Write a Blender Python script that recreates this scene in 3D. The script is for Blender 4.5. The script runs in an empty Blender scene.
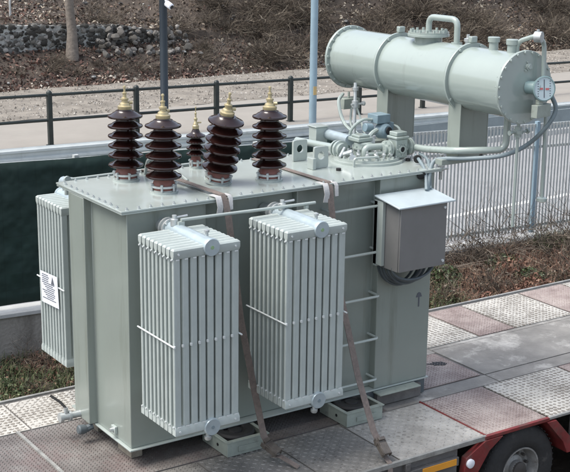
import bpy, bmesh, math, random
from mathutils import Vector, Matrix, noise
random.seed(7)
PI = math.pi
sc = bpy.context.scene
C = sc.collection

# ------------------------------------------------------------------ materials
def new_mat(name):
    m = bpy.data.materials.new(name); m.use_nodes = True
    return m, m.node_tree, m.node_tree.nodes['Principled BSDF']

def paint(name, col, rough=.45, metal=0., var=.12, scale=3., bump=.0, bscale=60., dirt=None, dirt_amt=.0, dscale=1.5, coat=0., streak=0.):
    m, t, b = new_mat(name); N = t.nodes; L = t.links
    tc = N.new('ShaderNodeTexCoord')
    n1 = N.new('ShaderNodeTexNoise'); n1.inputs['Scale'].default_value = scale; n1.inputs['Detail'].default_value = 8; n1.inputs['Roughness'].default_value = .65
    L.new(tc.outputs['Object'], n1.inputs['Vector'])
    r = N.new('ShaderNodeValToRGB')
    r.color_ramp.elements[0].position = .3; r.color_ramp.elements[1].position = .72
    r.color_ramp.elements[0].color = (*[c*(1-var) for c in col], 1)
    r.color_ramp.elements[1].color = (*[min(1, c*(1+var)) for c in col], 1)
    L.new(n1.outputs['Fac'], r.inputs['Fac'])
    out = r.outputs['Color']
    if dirt:
        n2 = N.new('ShaderNodeTexNoise'); n2.inputs['Scale'].default_value = dscale; n2.inputs['Detail'].default_value = 10; n2.inputs['Roughness'].default_value = .7
        if streak:
            mp = N.new('ShaderNodeMapping'); mp.inputs['Scale'].default_value = (1, 1, streak); L.new(tc.outputs['Object'], mp.inputs['Vector']); L.new(mp.outputs['Vector'], n2.inputs['Vector'])
        else: L.new(tc.outputs['Object'], n2.inputs['Vector'])
        r2 = N.new('ShaderNodeValToRGB'); r2.color_ramp.elements[0].position = .62-.4*dirt_amt; r2.color_ramp.elements[1].position = .74
        L.new(n2.outputs['Fac'], r2.inputs['Fac'])
        mx = N.new('ShaderNodeMix'); mx.data_type = 'RGBA'
        L.new(r2.outputs['Color'], mx.inputs['Factor']); L.new(out, mx.inputs['A']); mx.inputs['B'].default_value = (*dirt, 1)
        out = mx.outputs['Result']
    L.new(out, b.inputs['Base Color'])
    b.inputs['Metallic'].default_value = metal
    mr = N.new('ShaderNodeMapRange'); mr.inputs['To Min'].default_value = max(.04, rough-.08); mr.inputs['To Max'].default_value = min(1, rough+.1)
    L.new(n1.outputs['Fac'], mr.inputs['Value']); L.new(mr.outputs['Result'], b.inputs['Roughness'])
    if coat: b.inputs['Coat Weight'].default_value = coat; b.inputs['Coat Roughness'].default_value = .12
    if bump:
        n3 = N.new('ShaderNodeTexNoise'); n3.inputs['Scale'].default_value = bscale; n3.inputs['Detail'].default_value = 6
        L.new(tc.outputs['Object'], n3.inputs['Vector'])
        bp = N.new('ShaderNodeBump'); bp.inputs['Strength'].default_value = bump; bp.inputs['Distance'].default_value = .02
        L.new(n3.outputs['Fac'], bp.inputs['Height']); L.new(bp.outputs['Normal'], b.inputs['Normal'])
    return m

def islands(name, stops, rough=.8, var_scale=1.2, transl=0.):
    """colour chosen per loose piece (leaf, blade, stone)"""
    m, t, b = new_mat(name); N = t.nodes; L = t.links
    g = N.new('ShaderNodeNewGeometry'); r = N.new('ShaderNodeValToRGB'); r.color_ramp.interpolation = 'LINEAR'
    els = r.color_ramp.elements
    while len(els) < len(stops): els.new(.5)
    for e, (p, c) in zip(els, stops): e.position = p; e.color = (*c, 1)
    tc = N.new('ShaderNodeTexCoord'); n = N.new('ShaderNodeTexNoise'); n.inputs['Scale'].default_value = var_scale; n.inputs['Detail'].default_value = 4
    L.new(tc.outputs['Object'], n.inputs['Vector'])
    ma = N.new('ShaderNodeMath'); ma.operation = 'MULTIPLY_ADD'; ma.inputs[1].default_value = 1.1; ma.inputs[2].default_value = -.55
    L.new(n.outputs['Fac'], ma.inputs[0])
    ad = N.new('ShaderNodeMath'); ad.operation = 'ADD'; ad.use_clamp = True
    L.new(g.outputs['Random Per Island'], ad.inputs[0]); L.new(ma.outputs[0], ad.inputs[1])
    L.new(ad.outputs[0], r.inputs['Fac']); L.new(r.outputs['Color'], b.inputs['Base Color'])
    b.inputs['Roughness'].default_value = rough
    return m

M = {}
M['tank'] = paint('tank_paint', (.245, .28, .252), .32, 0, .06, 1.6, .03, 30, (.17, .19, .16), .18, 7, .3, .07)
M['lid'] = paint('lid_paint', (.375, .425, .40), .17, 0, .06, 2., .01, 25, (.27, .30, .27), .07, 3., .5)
M['rad'] = paint('radiator_paint', (.415, .465, .445), .36, 0, .07, 6., .05, 50, (.33, .36, .33), .14, 9., 0, .1)
M['cons'] = paint('conservator_paint', (.315, .37, .345), .15, 0, .05, 1.6, .012, 3, (.25, .29, .26), .08, 6., .5, .12)
M['header'] = paint('galvanised_header', (.42, .50, .53), .3, .35, .12, 9, .03, 60)
M['galv'] = paint('galvanised', (.5, .53, .53), .4, .6, .15, 20, .05, 80)
M['barrier'] = paint('barrier_zinc', (.50, .54, .53), .5, .15, .1, 3, .05, 40, (.36, .38, .36), .12, 5, 0, .2)
M['hose'] = paint('grey_hose', (.19, .24, .26), .5, 0, .1, 10)
M['cable'] = paint('dark_cable', (.09, .11, .12), .5, 0, .1, 10)
M['bluemetal'] = paint('blue_valve_paint', (.19, .27, .31), .4, 0, .15, 12, .05)
M['brown'] = paint('brown_porcelain', (.017, .006, .005), .14, 0, .25, 8, 0, 60, None, 0, 2, .35)
M['pink'] = paint('bare_porcelain', (.20, .075, .06), .5, 0, .1, 8)
M['brass'] = paint('brass', (.50, .43, .26), .38, .5, .15, 20)
M['black'] = paint('black_rubber', (.02, .02, .02), .65, 0, .3, 12, .1)
M['hole'] = paint('dark_port', (.012, .012, .014), .6)
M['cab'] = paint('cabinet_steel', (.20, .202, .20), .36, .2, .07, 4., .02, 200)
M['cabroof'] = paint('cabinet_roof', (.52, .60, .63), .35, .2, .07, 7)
M['white'] = paint('white_paper', (.74, .77, .82), .6, 0, .04, 8)
M['wrap'] = paint('white_wrap', (.52, .52, .51), .6, 0, .15, 15, .2)
M['ink'] = paint('printed_ink', (.10, .11, .13), .6)
M['dial'] = paint('gauge_dial', (.50, .60, .62), .4, 0, .05, 9)
M['dialred'] = paint('gauge_red_print', (.50, .14, .14), .5)
M['hosing'] = paint('teal_housing', (.22, .32, .32), .4)
M['ratchet'] = paint('grimy_ratchet_steel', (.16, .14, .12), .5, .4, .3, 20, .2, 90)
M['red'] = paint('red_paint_mark', (.5, .04, .03), .5)
M['strap'] = paint('strap_web', (.20, .165, .145), .85, 0, .25, 30, .4, 200, (.2, .17, .15), .1, 8)
M['orange'] = paint('reflector_amber', (.75, .33, .04), .35)
M['foot'] = paint('foot_paint', (.30, .34, .30), .5, 0, .15, 8, .1, 40, (.15, .15, .12), .15, 5)
M['wood'] = paint('weathered_wood', (.23, .21, .17), .85, 0, .25, 14, .4)
M['decksteel'] = paint('worn_deck_steel', (.245, .235, .215), .65, .05, .25, 4, .3, 40, (.50, .485, .45), .27, 1.9)
rr = [n for n in M['decksteel'].node_tree.nodes if n.bl_idname == 'ShaderNodeValToRGB'][1]; rr.color_ramp.elements[0].position = .53; rr.color_ramp.elements[1].position = .65
M['deckdark'] = paint('dark_deck_steel', (.13, .125, .12), .6, .1, .3, 5, .25, 40, (.2, .2, .19), .15, 2)
M['trim'] = paint('deck_edge_trim', (.33, .33, .31), .5, .3, .3, 9, .2, 50, (.12, .08, .06), .15, 5)
M['redpaint'] = paint('faded_red_paint', (.19, .026, .026), .55, 0, .35, 6, .1, 40, (.09, .06, .05), .32, 5)
M['tyre'] = paint('tyre_rubber', (.028, .028, .028), .8, 0, .3, 10, .2, 60, (.08, .075, .07), .1, 6)
M['rim'] = paint('rim_steel', (.30, .30, .29), .5, .4, .3, 12, .1, 50, (.1, .08, .06), .15, 8)
M['rimdark'] = paint('hub_grime', (.06, .055, .05), .7, 0, .3, 12)
M['concrete'] = paint('old_concrete', (.30, .285, .255), .9, 0, .22, 3, .5, 25, (.10, .09, .075), .22, 2.6, 0, .3)
M['pavement'] = paint('pavement', (.275, .258, .23), .9, 0, .08, 1.2, .15, 20, (.3, .29, .26), .1, .7)
M['kerb'] = paint('kerb_stone', (.45, .46, .45), .85, 0, .12, 3, .2)
M['retain'] = paint('retaining_wall', (.22, .26, .27), .85, 0, .15, 2, .2)
M['road'] = paint('road_asphalt', (.27, .275, .28), .9, 0, .13, 1.1, .2, 60, (.19, .19, .19), .12, .5)
M['line'] = paint('road_line', (.68, .68, .66), .8, 0, .12, 6)
M['gravel'] = paint('gravel', (.22, .20, .17), .95, 0, .35, 2.2, .9, 25, (.10, .09, .07), .2, 1.2)
M['soil'] = paint('leafy_soil', (.060, .047, .037), .95, 0, .5, 2.5, .9, 15, (.03, .024, .02), .25, 1.3)
M['earth'] = paint('weedy_earth', (.055, .042, .03), .95, 0, .5, 4, .8, 20, (.05, .06, .025), .2, 2)
M['railing'] = paint('railing_paint', (.022, .030, .028), .45, 0, .3, 8)
M['fence'] = paint('fence_bars', (.47, .50, .49), .5, .2, .15, 9)
M['bluepole'] = paint('pale_blue_paint', (.25, .35, .41), .45, 0, .1, 3)
M['lamp'] = paint('dark_pole_paint', (.018, .028, .038), .4, 0, .2, 4)
M['yellow'] = paint('yellow_sticker', (.50, .36, .16), .5)
M['bark'] = paint('grey_bark', (.19, .165, .14), .95, 0, .3, 7, .8, 14)
M['twig'] = islands('dry_twigs', [(0, (.045, .035, .028)), (.5, (.10, .08, .062)), (1, (.23, .195, .155))], .9)
M['thicket'] = islands('dark_thicket', [(0, (.026, .020, .015)), (.5, (.085, .066, .049)), (.82, (.175, .145, .108)), (1, (.34, .30, .235))], .9)
M['litter'] = islands('fallen_leaves', [(0, (.025, .018, .016)), (.35, (.085, .046, .036)), (.62, (.16, .085, .066)), (.84, (.23, .155, .12)), (1, (.45, .41, .35))], .85, .5)
M['litter2'] = islands('old_leaves', [(0, (.03, .022, .016)), (.4, (.095, .068, .048)), (.75, (.18, .14, .10)), (1, (.40, .36, .29))], .85, .5)
M['stone'] = islands('rubble_stone', [(0, (.022, .022, .023)), (.6, (.075, .075, .075)), (.85, (.16, .16, .155)), (1, (.38, .38, .36))], .9)
M['mortar'] = paint('lime_mortar', (.40, .41, .39), .95, 0, .4, 6, .6, 25, (.05, .05, .045), .45, 2.0)
M['grass'] = islands('green_weeds', [(0, (.03, .04, .015)), (.4, (.05, .075, .025)), (.75, (.09, .11, .045)), (1, (.2, .19, .11))], .75, 2.5)
M['dry'] = islands('dry_brown_grass', [(0, (.07, .04, .026)), (.4, (.16, .092, .06)), (.75, (.27, .20, .13)), (1, (.45, .40, .31))], .85, 2.5)
M['ivy'] = islands('ivy_leaves', [(0, (.02, .032, .014)), (.5, (.045, .07, .028)), (.85, (.10, .14, .055)), (1, (.2, .23, .12))], .5, 3)
M['russet'] = islands('russet_bracken', [(0, (.06, .028, .02)), (.5, (.16, .075, .05)), (1, (.32, .21, .15))], .85, 3)

def plate_mat(name, c1, c2, stain, dots, dscale=16., rough=.55, sc_=2.2, amt=.5):
    m, t, b = new_mat(name); N = t.nodes; L = t.links
    tc = N.new('ShaderNodeTexCoord')
    n = N.new('ShaderNodeTexNoise'); n.inputs['Scale'].default_value = sc_; n.inputs['Detail'].default_value = 9; n.inputs['Roughness'].default_value = .7
    L.new(tc.outputs['Object'], n.inputs['Vector'])
    r = N.new('ShaderNodeValToRGB'); e = r.color_ramp.elements; e[0].position = .33; e[0].color = (*c1, 1); e[1].position = .6; e[1].color = (*c2, 1)
    L.new(n.outputs['Fac'], r.inputs['Fac'])
    v = N.new('ShaderNodeTexVoronoi'); v.inputs['Scale'].default_value = dscale; v.inputs['Randomness'].default_value = .25
    L.new(tc.outputs['Object'], v.inputs['Vector'])
    n2 = N.new('ShaderNodeTexNoise'); n2.inputs['Scale'].default_value = 3.4; n2.inputs['Detail'].default_value = 5
    L.new(tc.outputs['Object'], n2.inputs['Vector'])
    th = N.new('ShaderNodeMath'); th.operation = 'MULTIPLY'; th.inputs[1].default_value = dots
    L.new(n2.outputs['Fac'], th.inputs[0])
    lt = N.new('ShaderNodeMath'); lt.operation = 'LESS_THAN'; L.new(v.outputs['Distance'], lt.inputs[0]); L.new(th.outputs[0], lt.inputs[1])
    ml = N.new('ShaderNodeMath'); ml.operation = 'MULTIPLY'; ml.inputs[1].default_value = amt; L.new(lt.outputs[0], ml.inputs[0])
    mx = N.new('ShaderNodeMix'); mx.data_type = 'RGBA'; L.new(ml.outputs[0], mx.inputs['Factor']); L.new(r.outputs['Color'], mx.inputs['A']); mx.inputs['B'].default_value = (*stain, 1)
    n4 = N.new('ShaderNodeTexNoise'); n4.inputs['Scale'].default_value = 1.1; n4.inputs['Detail'].default_value = 12; n4.inputs['Roughness'].default_value = .75
    L.new(tc.outputs['Object'], n4.inputs['Vector'])
    r4 = N.new('ShaderNodeValToRGB'); r4.color_ramp.elements[0].position = .53; r4.color_ramp.elements[1].position = .75
    L.new(n4.outputs['Fac'], r4.inputs['Fac'])
    m5 = N.new('ShaderNodeMath'); m5.operation = 'MULTIPLY'; m5.inputs[1].default_value = .6; L.new(r4.outputs['Color'], m5.inputs[0])
    mx2 = N.new('ShaderNodeMix'); mx2.data_type = 'RGBA'; L.new(m5.outputs[0], mx2.inputs['Factor']); L.new(mx.outputs['Result'], mx2.inputs['A']); mx2.inputs['B'].default_value = (*stain, 1)
    L.new(mx2.outputs['Result'], b.inputs['Base Color'])
    b.inputs['Roughness'].default_value = rough; b.inputs['Metallic'].default_value = .15
    n3 = N.new('ShaderNodeTexNoise'); n3.inputs['Scale'].default_value = 70; L.new(tc.outputs['Object'], n3.inputs['Vector'])
    bp = N.new('ShaderNodeBump'); bp.inputs['Strength'].default_value = .25; bp.inputs['Distance'].default_value = .01
    L.new(n3.outputs['Fac'], bp.inputs['Height']); L.new(bp.outputs['Normal'], b.inputs['Normal'])
    return m
M['pl_white'] = plate_mat('dusty_white_plate', (.38, .365, .33), (.56, .545, .50), (.15, .13, .105), .66, 20, .6, 2.6, .8)
M['pl_pink'] = plate_mat('rust_pink_plate', (.24, .185, .17), (.42, .36, .33), (.13, .09, .08), .6, 26, .6, 3)
M['pl_red'] = plate_mat('rust_red_plate', (.12, .105, .098), (.25, .235, .22), (.15, .05, .05), .5, 26, .5, 1.6, .2)
M['pl_grey'] = plate_mat('dark_grey_plate', (.15, .145, .135), (.29, .28, .26), (.07, .06, .055), .5, 22, .5, 2.)  # darker grey plate with near-black blotches and dots
M['pl_mid'] = plate_mat('scuffed_grey_plate', (.28, .27, .25), (.46, .45, .42), (.14, .13, .11), .6, 18, .5, 3)

def net_mat():
    m, t, b = new_mat('green_shade_net'); N = t.nodes; L = t.links
    tc = N.new('ShaderNodeTexCoord')
    mx = N.new('ShaderNodeTexNoise'); mx.inputs['Scale'].default_value = 1.3; mx.inputs['Detail'].default_value = 9
    L.new(tc.outputs['Object'], mx.inputs['Vector'])
    bk = N.new('ShaderNodeTexBrick'); bk.offset = 0; bk.inputs['Scale'].default_value = 1; bk.inputs['Brick Width'].default_value = .21; bk.inputs['Row Height'].default_value = .21; bk.inputs['Mortar Size'].default_value = .006; bk.inputs['Color1'].default_value = (1,1,1,1); bk.inputs['Color2'].default_value = (.9,.9,.9,1); bk.inputs['Mortar'].default_value = (.8,.8,.8,1)
    mpp = N.new('ShaderNodeMapping'); mpp.inputs['Rotation'].default_value = (PI/2, 0, 0); L.new(tc.outputs['Object'], mpp.inputs['Vector']); L.new(mpp.outputs['Vector'], bk.inputs['Vector'])
    r = N.new('ShaderNodeValToRGB'); r.color_ramp.elements[0].color = (.007, .022, .018, 1); r.color_ramp.elements[1].color = (.016, .044, .036, 1)
    L.new(mx.outputs[0], r.inputs['Fac']); mm = N.new('ShaderNodeMix'); mm.data_type = 'RGBA'; mm.blend_type = 'MULTIPLY'; mm.inputs['Factor'].default_value = 1; L.new(r.outputs['Color'], mm.inputs['A']); L.new(bk.outputs['Color'], mm.inputs['B']); L.new(mm.outputs['Result'], b.inputs['Base Color']); b.inputs['Roughness'].default_value = .8
    n3 = N.new('ShaderNodeTexNoise'); n3.inputs['Scale'].default_value = 3; L.new(tc.outputs['Object'], n3.inputs['Vector'])
    bp = N.new('ShaderNodeBump'); bp.inputs['Strength'].default_value = .8; bp.inputs['Distance'].default_value = .12
    L.new(n3.outputs['Fac'], bp.inputs['Height']); L.new(bp.outputs['Normal'], b.inputs['Normal'])
    return m
M['net'] = net_mat()

# ------------------------------------------------------------------ mesh builder
class MB:
    def __init__(s): s.v = []; s.f = []; s.sm = []
    def add(s, vs, fs, smooth=False):
        o = len(s.v); s.v += [tuple(v) for v in vs]
        for f in fs: s.f.append([i+o for i in f]); s.sm.append(smooth)
        return s
    def box(s, x0, x1, y0, y1, z0, z1, mat=None):
        vs = [Vector(p) for p in ((x0,y0,z0),(x1,y0,z0),(x1,y1,z0),(x0,y1,z0),(x0,y0,z1),(x1,y0,z1),(x1,y1,z1),(x0,y1,z1))]
        if mat: vs = [mat @ v for v in vs]
        return s.add(vs, [(0,3,2,1),(4,5,6,7),(0,1,5,4),(1,2,6,5),(2,3,7,6),(3,0,4,7)])
    def prism(s, pts, z0, z1, mat=None, cap=True):
        """pts: xy outline extruded in z"""
        n = len(pts)
        vs = [Vector((p[0], p[1], z0)) for p in pts]+[Vector((p[0], p[1], z1)) for p in pts]
        if mat: vs = [mat @ v for v in vs]
        fs = [(i, (i+1) % n, (i+1) % n+n, i+n) for i in range(n)]
        if cap: fs += [tuple(range(n-1, -1, -1)), tuple(range(n, 2*n))]
        return s.add(vs, fs)
    def tube(s, pts, r, n=10, cap=True, r1=None):
        pts = [Vector(p) for p in pts]
        m = len(pts); vs = []
        up = Vector((0, 0, 1)); t0 = (pts[1]-pts[0]).normalized()
        a = t0.cross(up)
        if a.length < 1e-3: a = t0.cross(Vector((1, 0, 0)))
        a.normalize()
        for i, p in enumerate(pts):
            if i == 0: t = pts[1]-pts[0]
            elif i == m-1: t = pts[-1]-pts[-2]
            else: t = (pts[i+1]-pts[i]).normalized()+(pts[i]-pts[i-1]).normalized()
            t.normalize()
            a = (a-t*a.dot(t)).normalized(); b = t.cross(a)
            rr = r if r1 is None else r+(r1-r)*i/(m-1)
            for k in range(n):
                w = 2*PI*k/n; vs.append(p+(a*math.cos(w)+b*math.sin(w))*rr)
        fs = []
        for i in range(m-1):
            for k in range(n):
                k2 = (k+1) % n; fs.append((i*n+k, i*n+k2, (i+1)*n+k2, (i+1)*n+k))
        if cap: fs += [tuple(range(n-1, -1, -1)), tuple(range((m-1)*n, m*n))]
        return s.add(vs, fs, True)
    def lathe(s, prof, base=(0,0,0), axis=(0,0,1), n=24, cap=True):
        """prof: (r, h) along axis"""
        base = Vector(base); ax = Vector(axis).normalized()
        a = ax.orthogonal().normalized(); b = ax.cross(a); vs = []; fs = []
        for r, h in prof:
            for k in range(n):
                w = 2*PI*k/n; vs.append(base+ax*h+(a*math.cos(w)+b*math.sin(w))*max(r, 1e-4))
        for i in range(len(prof)-1):
            for k in range(n):
                k2 = (k+1) % n; fs.append((i*n+k, i*n+k2, (i+1)*n+k2, (i+1)*n+k))
        if cap: fs += [tuple(range(n-1, -1, -1)), tuple(range((len(prof)-1)*n, len(prof)*n))]
        return s.add(vs, fs, True)
    def bolts(s, c, axis, R, n, r=.009, h=.014, ph=0):
        c = Vector(c); ax = Vector(axis).normalized(); a = ax.orthogonal().normalized(); b = ax.cross(a)
        for k in range(n):
            w = 2*PI*(k+ph)/n
            s.lathe([(r, 0), (r, h)], c+(a*math.cos(w)+b*math.sin(w))*R, ax, 6)
        return s
    def build(s, name, mat, parent=None, bevel=0, kind=None, smooth_angle=40):
        me = bpy.data.meshes.new(name); me.from_pydata(s.v, [], s.f); me.validate(); me.update()
        if len(me.polygons) == len(s.sm): me.polygons.foreach_set('use_smooth', s.sm)
        me.set_sharp_from_angle(angle=math.radians(smooth_angle))
        me.materials.append(M[mat] if isinstance(mat, str) else mat)
        o = bpy.data.objects.new(name, me); C.objects.link(o)
        if parent is not None: o.parent = parent
        if bevel:
            b = o.modifiers.new('bevel', 'BEVEL'); b.width = bevel; b.segments = 2; b.limit_method = 'ANGLE'; b.angle_limit = math.radians(50)
        if kind: o['kind'] = kind
        return o

def fix_normals(o):
    bm = bmesh.new(); bm.from_mesh(o.data); bmesh.ops.recalc_face_normals(bm, faces=bm.faces); bm.to_mesh(o.data); bm.free()

def empty(name, loc=(0,0,0)):
    o = bpy.data.objects.new(name, None); C.objects.link(o); o.location = loc; o.empty_display_size = .1
    return o
def tag(o, label=None, cat=None, group=None):
    if label: o['label'] = label
    if cat: o['category'] = cat
    if group: o['group'] = group
    return o
def copy_part(o, parent):
    c = o.copy(); C.objects.link(c); c.parent = parent
    return c
def kids(o, table):
    return [x for x in table if x.parent == o]
def copy_tree(o, parent=None, table=None):
    if table is None: table = list(C.objects)
    c = o.copy(); C.objects.link(c); c.parent = parent
    for ch in kids(o, table): copy_tree(ch, c, table)
    return c
def spline(pts, k=6):
    P = [Vector(p) for p in pts]; P = [P[0]*2-P[1]]+P+[P[-1]*2-P[-2]]; out = []
    for i in range(1, len(P)-2):
        for j in range(k):
            t = j/k; a, b, c, d = P[i-1], P[i], P[i+1], P[i+2]
            out.append(.5*((2*b)+(c-a)*t+(2*a-5*b+4*c-d)*t*t+(3*b-a-3*c+d)*t**3))
    out.append(P[-2]); return out
def arc_corner(pts, rad, k=5):
    """polyline with rounded corners"""
    P = [Vector(p) for p in pts]; out = [P[0]]
    for i in range(1, len(P)-1):
        a = (P[i-1]-P[i]); b = (P[i+1]-P[i]); r = min(rad, a.length*.49, b.length*.49); p0 = P[i]+a.normalized()*r; p1 = P[i]+b.normalized()*r
        for j in range(k+1):
            t = j/k; out.append(p0*(1-t)**2+P[i]*2*t*(1-t)+p1*t*t)
    out.append(P[-1]); return out

# ================================================================== SETTING
def sheet(name, x0, x1, y0, y1, z, mat, zr=None):
    mb = MB()
    mb.add([(x0,y0,z),(x1,y0,z if zr is None else zr),(x1,y1,z if zr is None else zr),(x0,y1,z)], [(0,1,2,3)])
    return mb.build(name, mat, kind='structure')

def ground_z(x, y):
    """rough verge between the trailer and the fence"""
    base = -1.03
    if x > 5: base += min(.22, (x-5)*.09)*min(1, max(0, (y-1.5)/2.5))
    return base+.05*noise.noise(Vector((x*1.1, y*1.1, 0)))+.02*noise.noise(Vector((x*4, y*4, 3)))
mb = MB(); nx, ny = 150, 70
X0, X1, Y0, Y1 = -12, 22, -10, 5.32
for j in range(ny+1):
    for i in range(nx+1):
        x = X0+(X1-X0)*i/nx; y = Y0+(Y1-Y0)*j/ny
        mb.v.append((x, y, ground_z(x, y) if y > 1 else -1.03))
for j in range(ny):
    for i in range(nx):
        a = j*(nx+1)+i; mb.f.append([a, a+1, a+nx+2, a+nx+1]); mb.sm.append(True)
mb.build('ground', 'earth', kind='structure')
sheet('yard_ground', -160, 220, -160, -9.9, -1.02, 'road')
sheet('side_ground_west', -160, -11.9, -10, 5.32, -1.024, 'earth')
sheet('side_ground_east', 21.9, 220, -10, 5.32, -1.024, 'earth')
sheet('road', -120, 200, 5.3, 14.75, -1.6, 'road')
mb = MB(); mb.add([(-60,2.6,-1.596),(60,15.3-2.8,-1.596),(60,15.48-2.8,-1.596),(-60,2.78,-1.596)], [(0,1,2,3)])
# painted line runs nearly along the road
mb = MB(); mb.add([(5.0,8.95,-1.596),(22,9.95,-1.596),(22,10.12,-1.596),(5.0,9.10,-1.596)], [(0,1,2,3)])
mb.add([(-40,7.9,-1.596),(4.6,8.9,-1.596),(4.6,9.05,-1.596),(-40,8.05,-1.596)], [(0,1,2,3)])
mb.build('road_line', 'line', kind='structure')
MB().box(-120, 200, 14.75, 14.95, -1.7, -1.48).build('kerb', 'kerb', kind='structure')
MB().box(-120, 200, 14.95, 15.25, -1.7, -1.0).build('retaining_wall', 'retain', kind='structure')
sheet('sidewalk', -120, 200, 15.25, 20.35, -1.004, 'pavement')

# gravel strip with loose pebbles
def grid(x0, x1, y0, y1, nx, ny, fz, mat, name):
    mb = MB()
    for j in range(ny+1):
        for i in range(nx+1):
            x = x0+(x1-x0)*i/nx; y = y0+(y1-y0)*j/ny; mb.v.append((x, y, fz(x, y)))
    for j in range(ny):
        for i in range(nx):
            a = j*(nx+1)+i; mb.f.append([a, a+1, a+nx+2, a+nx+1]); mb.sm.append(True)
    return mb.build(name, mat, kind='structure')
grid(2, 36, 20.3, 25.2, 200, 30, lambda x, y: -.985+.03*noise.noise(Vector((x*1.3, y*1.3, 1)))+(.012*random.random() if 20.5 < y < 25 else -.02), 'gravel', 'gravel_strip')
sheet('gravel_strip_far', -120, 2, 20.3, 25.2, -.99, 'gravel'); sheet('gravel_strip_far', 36, 200, 20.3, 25.2, -.99, 'gravel')
mb = MB()
for i in range(9000):
    x = random.uniform(3, 34); y = random.uniform(20.3, 25.1); r = random.uniform(.012, .045)
    w = random.random()*3; z = -.985
    mb.add([(x+r*math.cos(w+k*2.1), y+r*math.sin(w+k*2.1), z) for k in range(3)]+[(x, y, z+r*.9)], [(0,1,3),(1,2,3),(2,0,3)])
o = mb.build('pebbles', islands('pebble_grey', [(0, (.07, .06, .05)), (.6, (.22, .2, .175)), (1, (.48, .46, .42))], .9, 1), kind='stuff')
tag(o, 'loose pebbles and crumbs lying on the gravel strip behind the railing', 'gravel')

# hillside
def step(a, b, t):
    t = max(0., min(1., (t-a)/(b-a))); return t*t*(3-2*t)
def hill(x, y):
    s = max(0, y-24.9)
    left = 1-step(15.5, 18, x)
    zl = -1+.38*min(s, 2.15)
    if s > 2.15: zl += .30+.40*max(0, min(1, (13.5-x)/4+.5))+.10*(s-2.15) if s > 2.35 else 0
    if s > 6: zl += .28*(s-6)
    zr = -1+.36*min(s, 2)+.62*max(0, s-2)
    if s > 14: zr -= .25*(s-14)
    z = zl*left+zr*(1-left)
    z += .10*noise.noise(Vector((x*.5, y*.5, 0)))*min(1, s)+.07*noise.noise(Vector((x*1.7, y*1.7, 5)))*min(1, s)+.03*noise.noise(Vector((x*5, y*5, 9)))*min(1, s)
    return z
grid(2, 44, 24.85, 36, 330, 100, hill, 'soil', 'hillside')
grid(-120, 200, 35.9, 110, 80, 30, lambda x, y: hill(x, y)-.03, 'soil', 'hillside_far')
grid(-120, 2.05, 24.85, 36, 60, 30, lambda x, y: hill(x, y)-.01, 'soil', 'hillside_far'); grid(43.95, 200, 24.85, 36, 60, 30, lambda x, y: hill(x, y)-.01, 'soil', 'hillside_far')

# ------------------------------------------------------------------ vegetation helpers
def leafquad(mb, p, s, up=.6):
    n = Vector((random.gauss(0, 1), random.gauss(0, 1), abs(random.gauss(0, 1))+up)).normalized()
    a = n.orthogonal().normalized(); w = random.random()*6.28; a = a*math.cos(w)+n.cross(a)*math.sin(w); b = n.cross(a)
    p = Vector(p); l = s*random.uniform(.6, 1.3); k = l*random.uniform(.35, .6)
    mb.add([p-a*l*.5, p+b*k*.5+n*.1*l, p+a*l*.5, p-b*k*.5+n*.1*l], [(0,1,2,3)])
def blade(mb, p, h, w, lean, dirv):
    p = Vector(p); d = Vector((math.cos(dirv), math.sin(dirv), 0)); s = Vector((-d.y, d.x, 0))*w
    a = p+Vector((0,0,h*.55))+d*lean*.3*h; b = p+Vector((0,0,h*(1-.35*lean)))+d*lean*h
    mb.add([p-s, p+s, a+s*.7, a-s*.7, b], [(0,1,2,3),(3,2,4)])
def twigs(mb, origin, n, L, spread=1., r=.008, up=.6, sub=3, sides=3, wig=.25):
    for i in range(n):
        az = random.random()*2*PI; el = random.uniform(.05, 1)**up
        d = Vector((math.cos(az)*spread, math.sin(az)*spread, el*1.4)).normalized()
        p = Vector(origin)+Vector((random.gauss(0, .1)*spread, random.gauss(0, .1)*spread, 0)); pts = [p]
        l = L*random.uniform(.5, 1.15); k = 5
        for j in range(k):
            d = (d+Vector((random.gauss(0, wig), random.gauss(0, wig), random.gauss(-.05, wig*.7)))).normalized()
            p = p+d*l/k; pts.append(p)
        rr = r*random.uniform(.6, 1.3)
        mb.tube(pts, rr, sides, False, rr*.35)
        for q in range(sub):
            j = random.randint(1, k-1); d2 = (pts[j]-pts[j-1]).normalized(); d2 = (d2+Vector((random.gauss(0, .7), random.gauss(0, .7), random.gauss(0, .5)))).normalized()
            q0 = pts[j]; q1 = q0+d2*l*.2; q2 = q1+(d2+Vector((random.gauss(0,.4), random.gauss(0,.4), random.gauss(0,.4))))*l*.18
            mb.tube([q0, q1, q2], rr*.6, 3, False, rr*.25)

# leaf litter covering the bank
mbA = MB(); mbB = MB()
for i in range(46000):
    x = random.uniform(6, 36); y = 24.8+11*random.random()**1.5
    z = hill(x, y)+random.random()*.06
    right = step(12, 20, x+random.gauss(0, 2)+.5*(y-25))
    (mbB if random.random() < right*.8+(.45 if y > 27.2 else .0) else mbA).__class__
    tgt = mbB if random.random() < min(.95, right*.8+(.4 if y > 27.2 else .05)) else mbA
    leafquad(tgt, (x, y, z), random.choice((.06, .08, .11, .15)), .1)
tag(mbA.build('leaf_litter', 'litter', kind='stuff'), 'reddish brown fallen leaves covering the lower bank', 'leaves')
tag(mbB.build('leaf_litter', 'litter2', kind='stuff'), 'greyish old leaves matted over the upper right bank', 'leaves')
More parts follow.
